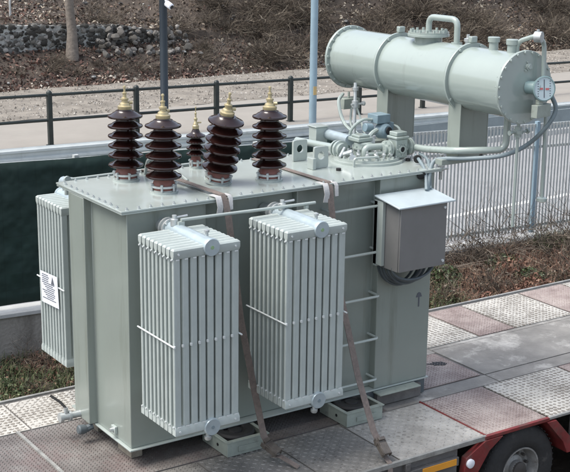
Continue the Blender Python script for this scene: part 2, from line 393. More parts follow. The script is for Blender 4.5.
# pale stones on bank
mb = MB()
def stone(mb, c, r, flat=(1,1,.7), n=7):
    c = Vector(c); vs = []; rows = 4
    ph = random.random()*6
    for j in range(rows+1):
        t = -PI/2+PI*j/rows
        for k in range(n):
            w = 2*PI*k/n+ph; q = 1+random.uniform(-.18, .18)
            vs.append(c+Vector((math.cos(w)*math.cos(t)*flat[0], math.sin(w)*math.cos(t)*flat[1], math.sin(t)*flat[2]))*r*q)
    fs = [(j*n+k, j*n+(k+1) % n, (j+1)*n+(k+1) % n, (j+1)*n+k) for j in range(rows) for k in range(n)]
    mb.add(vs, fs, False)
for i in range(150):
    x = random.uniform(8, 34); y = random.uniform(25, 33)
    stone(mb, (x, y, hill(x, y)+.02), random.uniform(.03, .10))
tag(mb.build('bank_stones', M['stone'], kind='stuff'), 'scattered small pale stones poking out of the leafy bank', 'stones')

# brush on the bank: prototypes then copies
protos = []
for k in range(4):
    mb = MB(); twigs(mb, (0,0,0), 70, 1.25, 1.15, .0095, .8, 6, 3, .38)
    o = mb.build('bramble_bush', 'thicket'); protos.append(o)
protoL = []
for k in range(3):
    mb = MB(); twigs(mb, (0,0,0), 16, 1.5, 1.3, .011, 1.2, 4, 3, .22)
    o = mb.build('dead_branches', 'twig'); protoL.append(o)
used = set()
def put(proto, x, y, z, rz, s, label, cat, group):
    o = proto if proto.name not in used else proto.copy()
    if proto.name not in used: used.add(proto.name)
    else: C.objects.link(o)
    o.location = (x, y, z); o.rotation_euler = (random.uniform(-.2, .2), random.uniform(-.2, .2), rz); o.scale = (s, s, s*.8)
    return tag(o, label, cat, group)
n = 0
while n < 150:
    x = random.uniform(13, 35); y = 25.6+6.5*random.random()
    if x < 17.5 and (y < 27.6 or y > 28.6): continue
    put(random.choice(protos), x, y, hill(x, y)-.05, random.random()*6, random.uniform(.55, 1.15), 'dark leafless bramble thicket growing on the right part of the bank', 'bush', 'bramble bushes on the bank'); n += 1
for i in range(26):
    x = random.uniform(8.5, 19); y = random.uniform(25.4, 26.6)
    put(random.choice(protos), x, y, hill(x, y)-.05, random.random()*6, random.uniform(.3, .5), 'low dry twiggy scrub on the leafy slope below the stone wall', 'bush', 'low scrub below the wall')
for i, (x, y, s) in enumerate(((15.1, 25.7, .75), (17.9, 26.2, .95), (19.6, 26.4, 1.1), (20.4, 26.0, .9), (16.3, 26.1, .7), (21.8, 26.8, .8), (13.9, 25.8, .55))):
    put(random.choice(protoL), x, y, hill(x, y)-.02, random.random()*6, s, 'pale bare arching branches of a dead shrub on the bank', 'shrub', 'pale dead shrubs on the bank')
for i, (x, y) in enumerate(((9.4, 30.2), (14.4, 31), (16.5, 30.0), (12.2, 32), (18.8, 31.0))):
    put(random.choice(protoL), x, y, hill(x, y)-.02, random.random()*6, .9, 'bare dry shrub on the terrace above the rubble wall', 'shrub', 'dry shrubs above the wall')

# rubble wall
mb = MB(); XW0, XW1 = 2., 15.6
def wall_top(x): return .62-.045*(x-9)-.35*step(13.5, 15.8, x)+.03*noise.noise(Vector((x*2, 0, 0)))
wroot = empty('stone_wall', (9, 27.1, -.2)); tag(wroot, 'low rubble stone wall with pale mortar running across the bank behind the tree', 'wall')
segs = 60
vs = []; fs = []
for i in range(segs+1):
    x = XW0+(XW1-XW0)*i/segs; b = hill(x, 26.9)-.3; t = wall_top(x)
    vs += [(x-9, -.02, b+.2), (x-9, -.02, t+.2), (x-9, .4, t+.2), (x-9, .4, b+.2)]
for i in range(segs):
    a = i*4; fs += [(a, a+4, a+5, a+1), (a+1, a+5, a+6, a+2), (a+2, a+6, a+7, a+3)]
mb.add(vs, fs); mb.build('mortar_core', 'mortar', wroot)
mb = MB()
for i in range(560):
    x = random.uniform(6.5, XW1); lo = hill(x, 26.9); z = lo+(wall_top(x)-lo)*random.random(); r = random.choice((.05, .065, .08, .10))
    stone(mb, (x-9, -.03-random.random()*.02, z+.2), r, (1, .35, .75))
for i in range(190):
    x = random.uniform(6.5, XW1); stone(mb, (x-9, .0+random.random()*.3, wall_top(x)+.2+random.uniform(-.03, .01)), random.uniform(.05, .10), (1, .8, .6))
for i in range(260):
    x = random.uniform(6.5, XW1); lo = hill(x, 26.9); z = lo+(wall_top(x)-lo)*random.random()
    stone(mb, (x-9, -.03, z+.2), random.uniform(.03, .055), (1.2, .35, .8))
o = mb.build('rubble_stones', islands('wall_stone', [(0, (.024, .022, .019)), (.6, (.065, .062, .055)), (.85, (.16, .155, .14)), (1, (.34, .33, .31))], .9, 2.), wroot)
# fallen rocks at the right end
for i in range(80):
    x = 12.4+random.random()*3.3; y = 27.0-random.random()*.6; mb = MB(); r = random.uniform(.05, .15); stone(mb, (0, 0, 0), r, (1, .9, .75), 8)
    o = mb.build('rock', islands('rock_%d' % i, [(0, (.06+.02*i, .056+.019*i, .05+.017*i)), (1, (.10+.03*i, .095+.028*i, .085+.026*i))], .9)) if i < 6 else rocks[i % 6].copy()
    if i < 6:
        rocks = (rocks if i else [])+[o]
    else: C.objects.link(o)
    o.location = (x, y, hill(x, y)+r*.35+random.choice((0, .15, .3, .45))*(y > 26.6)); o.rotation_euler = (random.random(), random.random(), random.random()*6)
    tag(o, 'grey boulder in the tumbled heap at the end of the rubble wall', 'rock', 'tumbled rocks on the bank')

# tree trunks (bare winter trees)
def tree(x, y, r, h, label, lean=.0, branches=7, group=None):
    z = hill(x, y)-.1; root = empty('bare_tree', (x, y, z)); tag(root, label, 'tree', group)
    mb = MB(); pts = [Vector((0,0,0))]; d = Vector((lean, 0, 1))
    k = 10
    for j in range(1, k+1): pts.append(Vector((lean*h*j/k+.05*random.gauss(0, 1), .05*random.gauss(0, 1), h*j/k)))
    prof = [r*(1.5 if j == 0 else (1.1 if j == 1 else 1)-.05*j) for j in range(k+1)]
    n_ = 14
    for j in range(k+1):
        for q in range(n_):
            w = 2*PI*q/n_; rr = prof[j]*(1+.06*math.sin(3*w+j)); mb.v.append((pts[j].x+rr*math.cos(w), pts[j].y+rr*math.sin(w), pts[j].z))
    for j in range(k):
        for q in range(n_): mb.f.append([j*n_+q, j*n_+(q+1) % n_, (j+1)*n_+(q+1) % n_, (j+1)*n_+q]); mb.sm.append(True)
    mb.build('trunk', 'bark', root)
    mb = MB()
    for i in range(branches):
        j = random.randint(5, k); az = random.random()*6.28; p = pts[j].copy(); dd = Vector((math.cos(az), math.sin(az), .7)); bp = [p.copy()]
        for q in range(5):
            dd = (dd+Vector((random.gauss(0,.2), random.gauss(0,.2), .12))).normalized(); p = p+dd*h*.09; bp.append(p.copy())
        mb.tube(bp, r*.35, 5, False, r*.08)
        for q in range(5):
            s0 = bp[random.randint(1, 5)]; mb.tube([s0, s0+Vector((random.gauss(0,.5), random.gauss(0,.5), .5)), s0+Vector((random.gauss(0,.9), random.gauss(0,.9), 1.0))], r*.1, 4, False, r*.03)
    mb.build('branches', 'bark', root)
tree(11.62, 26.55, .14, 8, 'tall grey tree trunk on the bank in front of the rubble wall', .0, 9)
# pale bent pipe at the terrace top
mb = MB(); mb.tube(arc_corner([(0,0,0), (0,0,.85), (.35,0,.95)], .2), .035, 8)
o = mb.build('bent_pipe', 'kerb'); o.location = (10.5, 28.5, .45); tag(o, 'pale bent pipe standing on the terrace above the rubble wall', 'pipe')

# ------------------------------------------------------------------ railing, guardrail, poles
rl = empty('railing', (0, 17, -1)); tag(rl, 'dark two bar pedestrian railing along the near edge of the pavement', 'railing')
def rz(x): return .155-.0143*(x-6.7)
for i in range(-4, 20):
    x = 6.74+2.09*i; h = rz(x)+1
    mb = MB(); mb.box(x-.05, x+.05, -.05, .05, 0, h-.03); mb.lathe([(.062, h-.03), (.062, h), (.045, h+.03), (.01, h+.045)], (x, 0, 0), (0,0,1), 10)
    mb.box(x-.08, x+.08, -.08, .08, 0, .015); mb.build('post', 'railing', rl, .006)
for dz in (-.055, -.60):
    mb = MB(); mb.tube([(-2, 0, rz(-2)+1+dz), (46, 0, rz(46)+1+dz)], .034, 10); mb.build('rail', 'railing', rl)

gr = empty('guardrail', (0, 15.1, -1)); tag(gr, 'galvanised corrugated crash barrier between the road and the pavement', 'guardrail')
def gz(x): return -.585-.0165*(x-4.8)+1
prof = [(0, 0), (-.01, -.02), (-.07, -.05), (-.07, -.09), (-.015, -.13), (-.015, -.18), (-.07, -.22), (-.07, -.26), (-.01, -.29), (0, -.31)]
for a in range(-8, 60, 4):
    mb = MB(); x0, x1 = a, a+4.02
    vs = [(x0, p[0], gz(x0)+p[1]) for p in prof]+[(x1, p[0]-.004, gz(x1)+p[1]) for p in prof]
    vs += [(x0, p[0]+.006, gz(x0)+p[1]) for p in prof]+[(x1, p[0]+.002, gz(x1)+p[1]) for p in prof]
    n_ = len(prof); fs = [(i, i+1, n_+i+1, n_+i) for i in range(n_-1)]+[(2*n_+i+1, 2*n_+i, 3*n_+i, 3*n_+i+1) for i in range(n_-1)]
    mb.add(vs, fs, True); mb.build('beam', 'barrier', gr)
    for xx in (a+.2, a+2.2):
        MB().box(xx-.05, xx+.05, .012, .09, -.02, gz(xx)-.04).build('post', 'galv', gr)

mb = MB(); o = empty('blue_pole', (13.08, 16.15, -1)); tag(o, 'tall pale blue steel pole with a yellow sticker', 'pole')
MB().lathe([(.09, 0), (.088, 3), (.08, 7)], (0,0,0), (0,0,1), 18).build('shaft', 'bluepole', o)
MB().box(-.03, .05, -.098, -.08, .76, .96, Matrix.Rotation(-.2, 4, 'Z')).build('sticker', 'yellow', o)
o = empty('lamp_post', (9.22, 16.4, -1)); tag(o, 'dark blue steel post carrying a small white camera', 'post')
MB().lathe([(.12, 0), (.12, .5), (.088, .55), (.088, 3), (.075, 7)], (0,0,0), (0,0,1), 18).build('shaft', 'lamp', o)
cam_h = 3.02
cm = MB(); cm.lathe([(.04, 0), (.07, .02), (.07, .17), (.05, .19)], (.02, -.10, cam_h), (.25, -.9, -.45), 14); cm.tube([(0, 0, cam_h+.05), (.02, -.13, cam_h+.04)], .025, 8); cam = cm.build('camera', 'white', o)
MB().lathe([(.045, .0), (.045, .006)], (.066, -.264, cam_h-.082), (.25, -.9, -.45), 14).build('lens', 'hole', cam)

# ------------------------------------------------------------------ fence
FY = 5.2
def fz(x): return 1.287-.0324*(x-1.07)
def wz(x): return -.455-.0324*(x-1.07)
cw = empty('concrete_wall', (0, FY, -1.1)); tag(cw, 'low weathered concrete wall carrying the fence behind the trailer', 'wall')
mb = MB()
x0, x1 = -14, 24
mb.add([(x0,-.12,-.6),(x1,-.12,-.6),(x1,.12,-.6),(x0,.12,-.6),(x0,-.12,wz(x0)+1.04),(x1,-.12,wz(x1)+1.04),(x1,.12,wz(x1)+1.04),(x0,.12,wz(x0)+1.04)], [(0,3,2,1),(4,5,6,7),(0,1,5,4),(1,2,6,5),(2,3,7,6),(3,0,4,7)])
mb.build('wall_body', 'concrete', cw)
mb = MB()
mb.add([(x0,-.15,wz(x0)+1.043),(x1,-.15,wz(x1)+1.043),(x1,.15,wz(x1)+1.043),(x0,.15,wz(x0)+1.043),(x0,-.15,wz(x0)+1.1),(x1,-.15,wz(x1)+1.1),(x1,.15,wz(x1)+1.1),(x0,.15,wz(x0)+1.1)], [(0,3,2,1),(4,5,6,7),(0,1,5,4),(1,2,6,5),(2,3,7,6),(3,0,4,7)])
mb.build('coping', 'kerb', cw, .01)
fr = empty('palisade_fence', (0, FY, 0)); tag(fr, 'grey steel fence of narrow upright bars standing on the low wall', 'fence')
a = -8.0
while a < 22:
    b = a+2.5
    mb = MB(); n_ = 36
    for k in range(n_):
        x = a+.04+(b-a-.08)*(k+.5)/n_
        mb.box(x-.0145, x+.0145, -.005, .005, wz(x)+.09, fz(x)-.01)
    for z in (.025, .36, -1.35):
        zz = fz(a)-z; zz2 = fz(b)-z
        if z < 0: zz = wz(a)+.16; zz2 = wz(b)+.16
        mb.add([(a+.03,.010,zz-.02),(b-.03,.010,zz2-.02),(b-.03,.03,zz2-.02),(a+.03,.03,zz-.02),(a+.03,.010,zz+.02),(b-.03,.010,zz2+.02),(b-.03,.03,zz2+.02),(a+.03,.03,zz+.02)], [(0,3,2,1),(4,5,6,7),(0,1,5,4),(1,2,6,5),(2,3,7,6),(3,0,4,7)])
    mb.build('fence_panel', 'fence', fr)
    MB().box(a-.03, a+.03, -.02, .04, wz(a)+.06, fz(a)+.03).build('post', 'bluepole' if 9 < a < 10 else 'fence', fr)
    a = b
mb = MB(); n_ = 90; xa, xb = -8, 5.9; rows = 14
for j in range(rows+1):
    for i in range(n_+1):
        x = xa+(xb-xa)*i/n_; t = j/rows; z = wz(x)+.07+(fz(x)+.005-wz(x)-.07)*t+(.015*noise.noise(Vector((x*1.5, 0, 2))) if j == rows else 0)
        mb.v.append((x, -.05+.015*noise.noise(Vector((x*2, 0, z*2))), z))
for j in range(rows):
    for i in range(n_):
        q = j*(n_+1)+i; mb.f.append([q, q+1, q+n_+2, q+n_+1]); mb.sm.append(True)
o = mb.build('privacy_netting', 'net'); o.location = (0, FY, 0); tag(o, 'dark green shade netting tied over the left part of the fence', 'netting')
o.modifiers.new('thick', 'SOLIDIFY').thickness = .004

# ------------------------------------------------------------------ verge vegetation
mbg = MB(); mbd = MB(); mbi = MB(); mbr = MB()
for i in range(52000):
    x = random.uniform(-2.5, 13); y = random.uniform(1.95, 5.05)
    p = (x, y, ground_z(x, y)-.01)
    nz = noise.noise(Vector((x*.9, y*.9, 4)))+.35*noise.noise(Vector((x*3, y*3, 7)))
    if x < 4: t = nz+.12
    else: t = nz-.34
    hh = random.uniform(.05, .17)*(1+.8*max(0, nz))
    if x > 5: hh *= 1.35
    if t > .02:
        blade(mbg, p, hh, .005, random.uniform(.2, 1.1), random.random()*6.28)
        if random.random() < .25: leafquad(mbi, (x, y, p[2]+hh*random.uniform(.3, .9)), .05, .6)
    elif random.random() < .75:
        blade(mbd if random.random() < .55 else mbr, p, hh*random.uniform(.7, 1.3), .0045, random.uniform(.5, 1.8), random.random()*6.28)
tag(mbg.build('green_grass', 'grass', kind='stuff'), 'short green weeds growing on the verge behind the trailer', 'grass')
tag(mbd.build('dry_grass', 'dry', kind='stuff'), 'dry straw coloured grass on the verge behind the trailer', 'grass')
tag(mbr.build('bracken_litter', 'russet', kind='stuff'), 'rust brown dead bracken and leaves on the verge', 'leaves')
mb = MB()
for i in range(16000):
    x = random.uniform(-2.5, 13); y = random.uniform(1.95, 5.05); leafquad(mb, (x, y, ground_z(x, y)+.02+random.random()*.04), random.uniform(.03, .08), .5)
tag(mb.build('verge_leaves', 'russet', kind='stuff'), 'brown dead leaves lying on the verge by the fence', 'leaves')
tag(mbi.build('ivy_ground_cover', 'ivy', kind='stuff'), 'small green leaves creeping through the verge grass', 'ivy')

def dry_bush(h, n, mat, leafn=0, leafm=None, s=.05):
    mb = MB(); twigs(mb, (0,0,0), n, h, .75, .0045, .6, 4, 3, .3)
    root = empty('dry_shrub'); mb.build('stems', mat, root)
    if leafn:
        ml = MB()
        for i in range(leafn):
            a_ = random.random()*6.28; q = random.random()**.5*h*.55; z = random.random()**.8*h*.8*(1-.5*q/(h*.6)); leafquad(ml, (q*math.cos(a_), q*math.sin(a_), z), s, .1)
        ml.build('foliage', leafm, root)
    return root
kinds = {
 'twiggy': (dry_bush(.75, 44, 'twig'), 'tangled pale dry stems leaning on the steel fence', 'shrub', 'dry stems by the fence'),
 'russet': (dry_bush(.45, 40, 'russet', 420, 'russet', .06), 'rust brown clump of dead fern beside the trailer deck', 'fern', 'dead fern clumps beside the trailer'),
 'green': (dry_bush(.42, 22, 'twig', 620, 'ivy', .05), 'green leafy weed clump on the verge among the dead fern', 'shrub', 'green weed clumps on the verge'),
 'grey': (dry_bush(.5, 60, 'twig', 200, 'litter2', .04), 'greyish dry bush on the verge below the steel fence', 'shrub', 'greyish dry bushes on the verge'),
}
firsts = set()
def plant(kind, x, y, s, dz=0):
    r, lab, cat, grp = kinds[kind]
    o = r if kind not in firsts else copy_tree(r)
    firsts.add(kind); o.location = (x, y, ground_z(x, y)-.03+dz); o.rotation_euler = (0, 0, random.random()*6.28); o.scale = (s, s, s*random.uniform(.85, 1.15)); tag(o, lab, cat, grp)
for x, y, s in ((6.2,4.6,1.0),(6.9,4.7,1.2),(7.6,4.75,1.25),(8.3,4.7,1.3),(9.1,4.75,1.2),(9.9,4.7,1.35),(10.6,4.7,1.2),(5.4,4.7,.9),(11.4,4.6,1.2),(1.2,4.8,.6),(.4,4.75,.5),(2.0,4.8,.6)): plant('twiggy', x, y, s)
for x, y, s in ((5.6,2.5,1),(5.3,2.2,.8),(6.0,2.7,.9),(6.0,2.2,.7),(5.2,3.4,1),(6.3,2.3,.8),(6.9,2.6,.9),(8.0,2.9,1),(8.8,2.9,1.1),(9.6,2.6,1),(7.7,3.3,1),(6.6,3.0,1.1),(7.3,3.1,1),(8.6,3.3,1.3),(9.2,3.6,1.3),(9.8,3.8,1.2),(5.0,3.1,.9),(5.8,3.7,1),(8.2,2.5,.9),(9.0,2.6,1),(9.9,3.0,1.2),(10.6,3.4,1.2),(4.5,2.6,.8),(4.6,3.6,.9),(7.9,3.9,1),(6.8,2.2,.7),(.2,3.2,.45),(1.2,3.6,.5)): plant('russet', x, y, s)
for x, y, s in ((7.55,2.55,.75),(7.9,3.6,1.0),(5.6,4.3,.9),(7.0,4.3,1.0),(8.0,4.2,1.2),(-.2,2.7,.55),(.5,3.0,.6),(1.0,2.6,.55),(1.5,3.2,.55),(-.7,3.4,.6),(.6,4.2,.6),(1.9,4.0,.6),(-.3,4.3,.55),(7.4,2.3,.6)): plant('green', x, y, s)
for x, y, s in ((6.6,3.7,1.0),(7.3,3.6,1.2),(8.2,3.3,1.1),(6.0,3.2,.9),(9.4,4.3,1.3),(7.9,4.6,1.2),(5.2,4.6,.9),(8.9,3.9,1.2),(10.2,4.3,1.3),(7.0,2.6,.8),(0.9,3.9,.5)): plant('grey', x, y, s)

# ================================================================== TRAILER
DZ = -.13
tr = empty('lowbed_trailer', (2, .4, -1.0)); tag(tr, 'flatbed low loader trailer with worn tread plate deck and red frame carrying the transformer', 'trailer')
def tl(mb): # shift world coords into trailer space
    mb.v = [(v[0]-2, v[1]-.4, v[2]+1.0) for v in mb.v]; return mb
YN, YF = -1.0, 1.88
b = MB(); b.box(-4, 9.5, YN+.16, YF-.03, DZ-.12, DZ-.022); tl(b).build('deck_frame', 'deckdark', tr)  # dark colour stands in for the shade of the recess under the deck edge
b = MB(); b.box(-4, 9.5, .1, .35, DZ-.55, DZ-.16); b.box(-4, 9.5, .75, 1.0, DZ-.55, DZ-.16); tl(b).build('chassis_beam', 'redpaint', tr)
def plate(x0, x1, y0, y1, mat, pitch=.048, ss=1., dz=0., kind='lozenge'):
    b = MB(); z = DZ-.012+dz; g = .008
    b.box(x0+g, x1-g, y0+g, y1-g, z-.008, z)
    nx_ = int((x1-x0-2*g)/pitch); ny_ = int((y1-y0-2*g)/pitch)
    for i in range(nx_):
        for j in range(ny_):
            cx = x0+g+(x1-x0-2*g)*(i+.5)/nx_; cy = y0+g+(y1-y0-2*g)*(j+.5)/ny_
            an = PI/4 if (i+j) % 2 else -PI/4
            if kind == 'ridge': an = PI/3.2
            ca, sa = math.cos(an), math.sin(an); l = pitch*(.40 if kind == 'lozenge' else .52)*ss; w = pitch*.13*ss
            lo = [(l,0),(0,w),(-l,0),(0,-w)]
            vs = [(cx+p*ca-q*sa, cy+p*sa+q*ca, z) for p, q in lo]+[(cx+.6*(p*ca-q*sa), cy+.6*(p*sa+q*ca), z+.0045) for p, q in lo]
            b.add(vs, [(0,1,5,4),(1,2,6,5),(2,3,7,6),(3,0,4,7),(4,5,6,7)])
    return tl(b).build('tread_plate', mat, tr)
# near row
for x0, x1, m, k in ((-4,-2.6,'pl_grey','lozenge'),(-2.6,-1.2,'pl_grey','lozenge'),(-1.2,-.43,'pl_grey','ridge'),(-.43,.55,'pl_grey','ridge'),(.55,1.25,'pl_grey','lozenge'),(1.25,1.95,'pl_grey','lozenge'),(1.95,2.86,'pl_mid','lozenge'),(2.86,3.59,'pl_pink','ridge'),(3.6,4.56,'pl_white','lozenge'),(4.57,5.3,'pl_pink','ridge'),(5.31,6.3,'pl_white','lozenge'),(6.31,7.1,'pl_pink','ridge'),(7.11,8.2,'pl_white','lozenge'),(8.2,9.4,'pl_grey','lozenge')):
    plate(x0, x1, YN+.03, -.12, m, .048 if k == 'lozenge' else .036, 1, 0, k)
# far row
for x0, x1, m, k in ((-4,-2.2,'pl_white','lozenge'),(-2.2,-.3,'pl_white','lozenge'),(-.3,1.2,'pl_white','lozenge'),(1.2,2.4,'pl_grey','lozenge'),(2.4,3.8,'pl_grey','lozenge'),(3.81,4.52,'pl_white','lozenge'),(4.53,5.03,'pl_pink','ridge'),(5.04,5.9,'pl_white','lozenge'),(5.92,6.6,'pl_pink','ridge'),(6.61,7.5,'pl_white','lozenge'),(7.5,8.4,'pl_pink','ridge')):
    plate(x0, x1, .93 if x0 > 3.5 else 1.17, YF-.07, m, .048 if k == 'lozenge' else .036, 1, 0, k)
# centre
plate(2.55, 3.79, .1, .79, 'pl_pink', .036, 1, .002, 'ridge')
for x0, x1 in ((-4,-2.4),(-2.4,-.43),(-.42,1.2),(1.2,2.5)): plate(x0, x1, -.11, 1.16, 'pl_red', .036, 1, 0, 'ridge')
b = MB(); b.box(2.45, 3.82, .80, .925, DZ-.02, DZ-.016); b.box(2.45, 3.82, -.11, .09, DZ-.02, DZ-.016); b.box(3.83, 9.4, .87, .925, DZ-.02, DZ-.0155); b.box(3.83, 9.4, .1, .86, DZ-.02, DZ-.014); b.box(3.83, 9.4, -.11, .085, DZ-.02, DZ-.015); tl(b).build('centre_strip', 'decksteel', tr)
b = MB(); b.box(-.445, -.418, -.1, 1.16, DZ-.02, DZ+.004); tl(b).build('raised_seam', 'trim', tr)
# cut-out in the centre plate (torn hand hole)
b = MB(); b.prism([(3.56,.52),(3.66,.47),(3.71,.50),(3.69,.56),(3.60,.60)], DZ-.009, DZ-.0065); b.prism([(3.50,.60),(3.57,.54),(3.58,.58)], DZ-.009, DZ-.0065); tl(b).build('hand_hole', 'hole', tr)
# edges
b = MB(); b.box(-4, 2.85, YN, YN+.028, DZ-.045, DZ-.002); b.box(3.585, 9.5, YN, YN+.028, DZ-.03, DZ-.004); tl(b).build('edge_rail', 'trim', tr, .004)
b = MB(); b.box(-4, 9.5, YF-.03, YF, DZ-.16, DZ-.004); tl(b).build('edge_rail', 'trim', tr, .004)
b = MB(); b.box(2.83, 3.58, YN-.006, YN+.028, DZ-.035, DZ-.004); b.box(2.852, 2.866, YN+.03, -.11, DZ-.02, DZ-.003); tl(b).build('wheel_arch_edge', 'redpaint', tr, .003)
# red arch panels (thick plates facing the viewer)
def yplate(pts, y0, y1):
    b = MB(); Mx = Matrix(((1,0,0,0),(0,0,1,0),(0,1,0,0),(0,0,0,1))); b.prism(pts, y0, y1, Mx); return b
WX = 3.33
arch = [(2.63,-.62),(2.86,-.19),(2.98,-.19),(2.76,-.62)]
b = yplate([(2.56,-.66),(2.62,-.28),(2.83,-.17),(3.03,-.17),(2.88,-.27),(2.76,-.44),(2.70,-.66)], YN-.012, YN+.05); tl(b).build('mudguard_panel', 'redpaint', tr, .003)
b = yplate([(3.55,-.172),(3.66,-.172),(3.84,-.36),(3.90,-.52),(3.82,-.52),(3.76,-.40)], YN-.012, YN+.3); tl(b).build('mudguard_panel', 'redpaint', tr, .003)
b = yplate([(2.9,-.17),(3.0,-.165),(3.60,-.165),(3.66,-.19),(3.6,-.178),(3.0,-.178)], YN+.05, YN+.75); tl(b).build('arch_liner', 'black', tr)
# side rail left of the wheel
b = MB(); b.box(-4, 2.56, YN+.035, YN+.06, DZ-.34, DZ-.05)
for x in [-.9+.32*i for i in range(10)]: b.box(x, x+.05, YN-.005, YN+.033, DZ-.113, DZ-.047)
b.box(-4, 2.54, YN-.01, YN+.03, DZ-.19, DZ-.115); tl(b).build('side_rail', 'deckdark', tr, .003)
for x0 in (-2.2, .6, 2.15, 3.93, 5.4, 6.9):
    zz = DZ-.15 if x0 < 3 else DZ-.24
    b = MB(); b.box(x0, x0+.36, YN-.016, YN-.0105, zz-.027, zz+.027); tl(b).build('amber_reflector', 'orange', tr)
b = MB(); b.box(3.92, 9.4, YN-.01, YN+.03, DZ-.29, DZ-.20)
for x in [3.95+.33*i for i in range(15)]: b.box(x, x+.05, YN-.005, YN+.03, DZ-.197, DZ-.033)
tl(b).build('side_rail', 'deckdark', tr, .003)
b = MB(); b.box(3.9, 9.4, YN+.035, YN+.06, DZ-.36, DZ-.06); tl(b).build('side_web', 'deckdark', tr)
b = MB(); b.lathe([(.04, 0), (.04, .018), (.03, .024)], (2.66, YN-.0125, DZ-.20), (0,-1,0), 16); tl(b).build('round_reflector', 'white', tr)
b = MB(); b.box(1.2, 1.27, YN-.014, YN-.0105, DZ-.18, DZ-.125); tl(b).build('rating_plate', 'trim', tr)
# wheels
def wheel(x, near=True):
    R_ = .41; w = .26; y = YN+.045 if near else YF-.045
    s = 1 if near else -1
    root = empty('wheel', (x-2, y-.4, -.595+1.0)); root.parent = tr
    ax = (0, s, 0)
    t = MB(); t.lathe([(.21, .03), (.235, .005), (.29, -.006), (.36, .004), (.392, .02), (.41, .055), (.41, w-.05), (.38, w), (.22, w)], (0,0,0), ax, 48, False)
    for k in range(48):
        a_ = 2*PI*k/48; mt = Matrix.Rotation(a_, 4, 'Y')
        t.box(-.008, .008, .035*s if s > 0 else -.1, .1 if s > 0 else -.035, .408, .417, mt)
    t.build('tyre', 'tyre', root)
    r = MB(); r.lathe([(.212, .028), (.214, .012), (.20, .012), (.185, .05), (.17, .11), (.12, .125), (.11, .10), (.075, .085), (.07, .03), (.04, .02), (.0, .018)], (0,0,0), ax, 40, False); r.build('rim', 'rim', root)
    h = MB(); h.lathe([(.07, .086), (.072, .02), (.05, .008), (0, .006)], (0,0,0), ax, 20, False); h.bolts((0, s*.105, 0), (0, -s, 0), .14, 10, .014, .03); h.build('hub', 'rimdark', root)
for x in (WX, WX+1.32, WX+2.64):
    wheel(x, True); wheel(x, False)
fix = [o for o in C.objects if o.name.startswith('mudguard_panel') or o.name.startswith('arch_liner')]
for o in fix: fix_normals(o)

# wood block under the tank corner + feet parts
o = MB().box(-.05, .05, -.12, .12, 0, .105).build('wood_block', 'wood', None, .004); o.location = (.19, .32, DZ-.0075); tag(o, 'small pale wooden block wedged under the left end of the transformer', 'block', 'blocks under the transformer')
o2 = o.copy(); C.objects.link(o2); o2.location = (.19, .93, DZ-.0075); o2['label'] = 'small pale wooden block wedged under the left end of the transformer'
# ================================================================== TRANSFORMER
TR = empty('power_transformer', (0, 0, 0)); tag(TR, 'large grey green oil transformer with finned radiators and brown bushings strapped on the trailer', 'transformer')
H = 1.95; W = 1.173; L_ = 3.108
# tank
b = MB()
out = [(.075,.065),(.76,.065),(.76,.13),(2.46,.13),(2.46,.05),(3.06,.05),(3.06,1.06),(.075,1.06),(.075,.95),(.004,.95),(.004,.67),(.075,.67)]
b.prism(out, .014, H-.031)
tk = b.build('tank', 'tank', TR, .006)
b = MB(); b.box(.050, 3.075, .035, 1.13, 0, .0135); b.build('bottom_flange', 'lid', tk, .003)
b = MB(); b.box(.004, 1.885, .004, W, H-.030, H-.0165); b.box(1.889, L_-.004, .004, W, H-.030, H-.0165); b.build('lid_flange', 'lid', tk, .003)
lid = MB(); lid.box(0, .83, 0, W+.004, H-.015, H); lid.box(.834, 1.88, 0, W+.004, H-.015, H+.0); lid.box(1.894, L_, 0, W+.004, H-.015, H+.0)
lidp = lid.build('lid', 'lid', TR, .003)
spots = [(x, y) for x in [.06+.0995*i for i in range(31)] for y in (.03, W-.03) if abs(x-.83) > .03 and abs(x-1.89) > .03]+[(x, y) for y in [.13+.102*i for i in range(10)] for x in (.03, L_-.03)]
b = MB(); b.lathe([(.011, 0), (.011, .012), (.006, .013), (.006, .02)], (0, 0, 0), (0,0,1), 6); o = b.build('lid_bolt', 'galv', lidp)
for i, (x, y) in enumerate(spots):
    if i: o = copy_part(o, lidp)
    o.location = (x, y, H)
# ribs
for x, y0, z1 in ((1.62, .055, H-.032),):
    MB().box(x-.006, x+.006, y0+.012, .129, .014, z1).build('stiffener', 'tank', tk)
# ladder
for z in (1.705, 1.30, .90, .516, .135):
    b = MB(); b.tube(arc_corner([(1.915, .135, z), (1.915, -.02, z), (2.435, -.02, z), (2.435, .135, z)], .035, 4), .012, 8); b.build('ladder_rung', 'lid', TR)
# symbol on the tank
b = MB(); y = .0465
def ring_xz(b, cx, cz, r0, r1, y0, y1, n_=16):
    vs = []
    for k in range(n_):
        w = 2*PI*k/n_
        for r_ in (r0, r1): vs += [(cx+r_*math.cos(w), y0, cz+r_*math.sin(w)), (cx+r_*math.cos(w), y1, cz+r_*math.sin(w))]
    fs = []
    for k in range(n_):
        a_ = 4*k; c_ = 4*((k+1) % n_); fs += [(a_, c_, c_+2, a_+2), (a_+1, a_+3, c_+3, c_+1), (a_, a_+1, c_+1, c_), (a_+2, c_+2, c_+3, a_+3)]
    b.add(vs, fs)
b.prism([(2.928,.70),(2.942,.70),(2.942,.79),(2.968,.79),(2.955,.825),(2.935,.835),(2.915,.825),(2.902,.79),(2.928,.79)], y, .0495, Matrix(((1,0,0,0),(0,0,1,0),(0,1,0,0),(0,0,0,1))))
b.build('jacking_symbol', 'ink', tk)
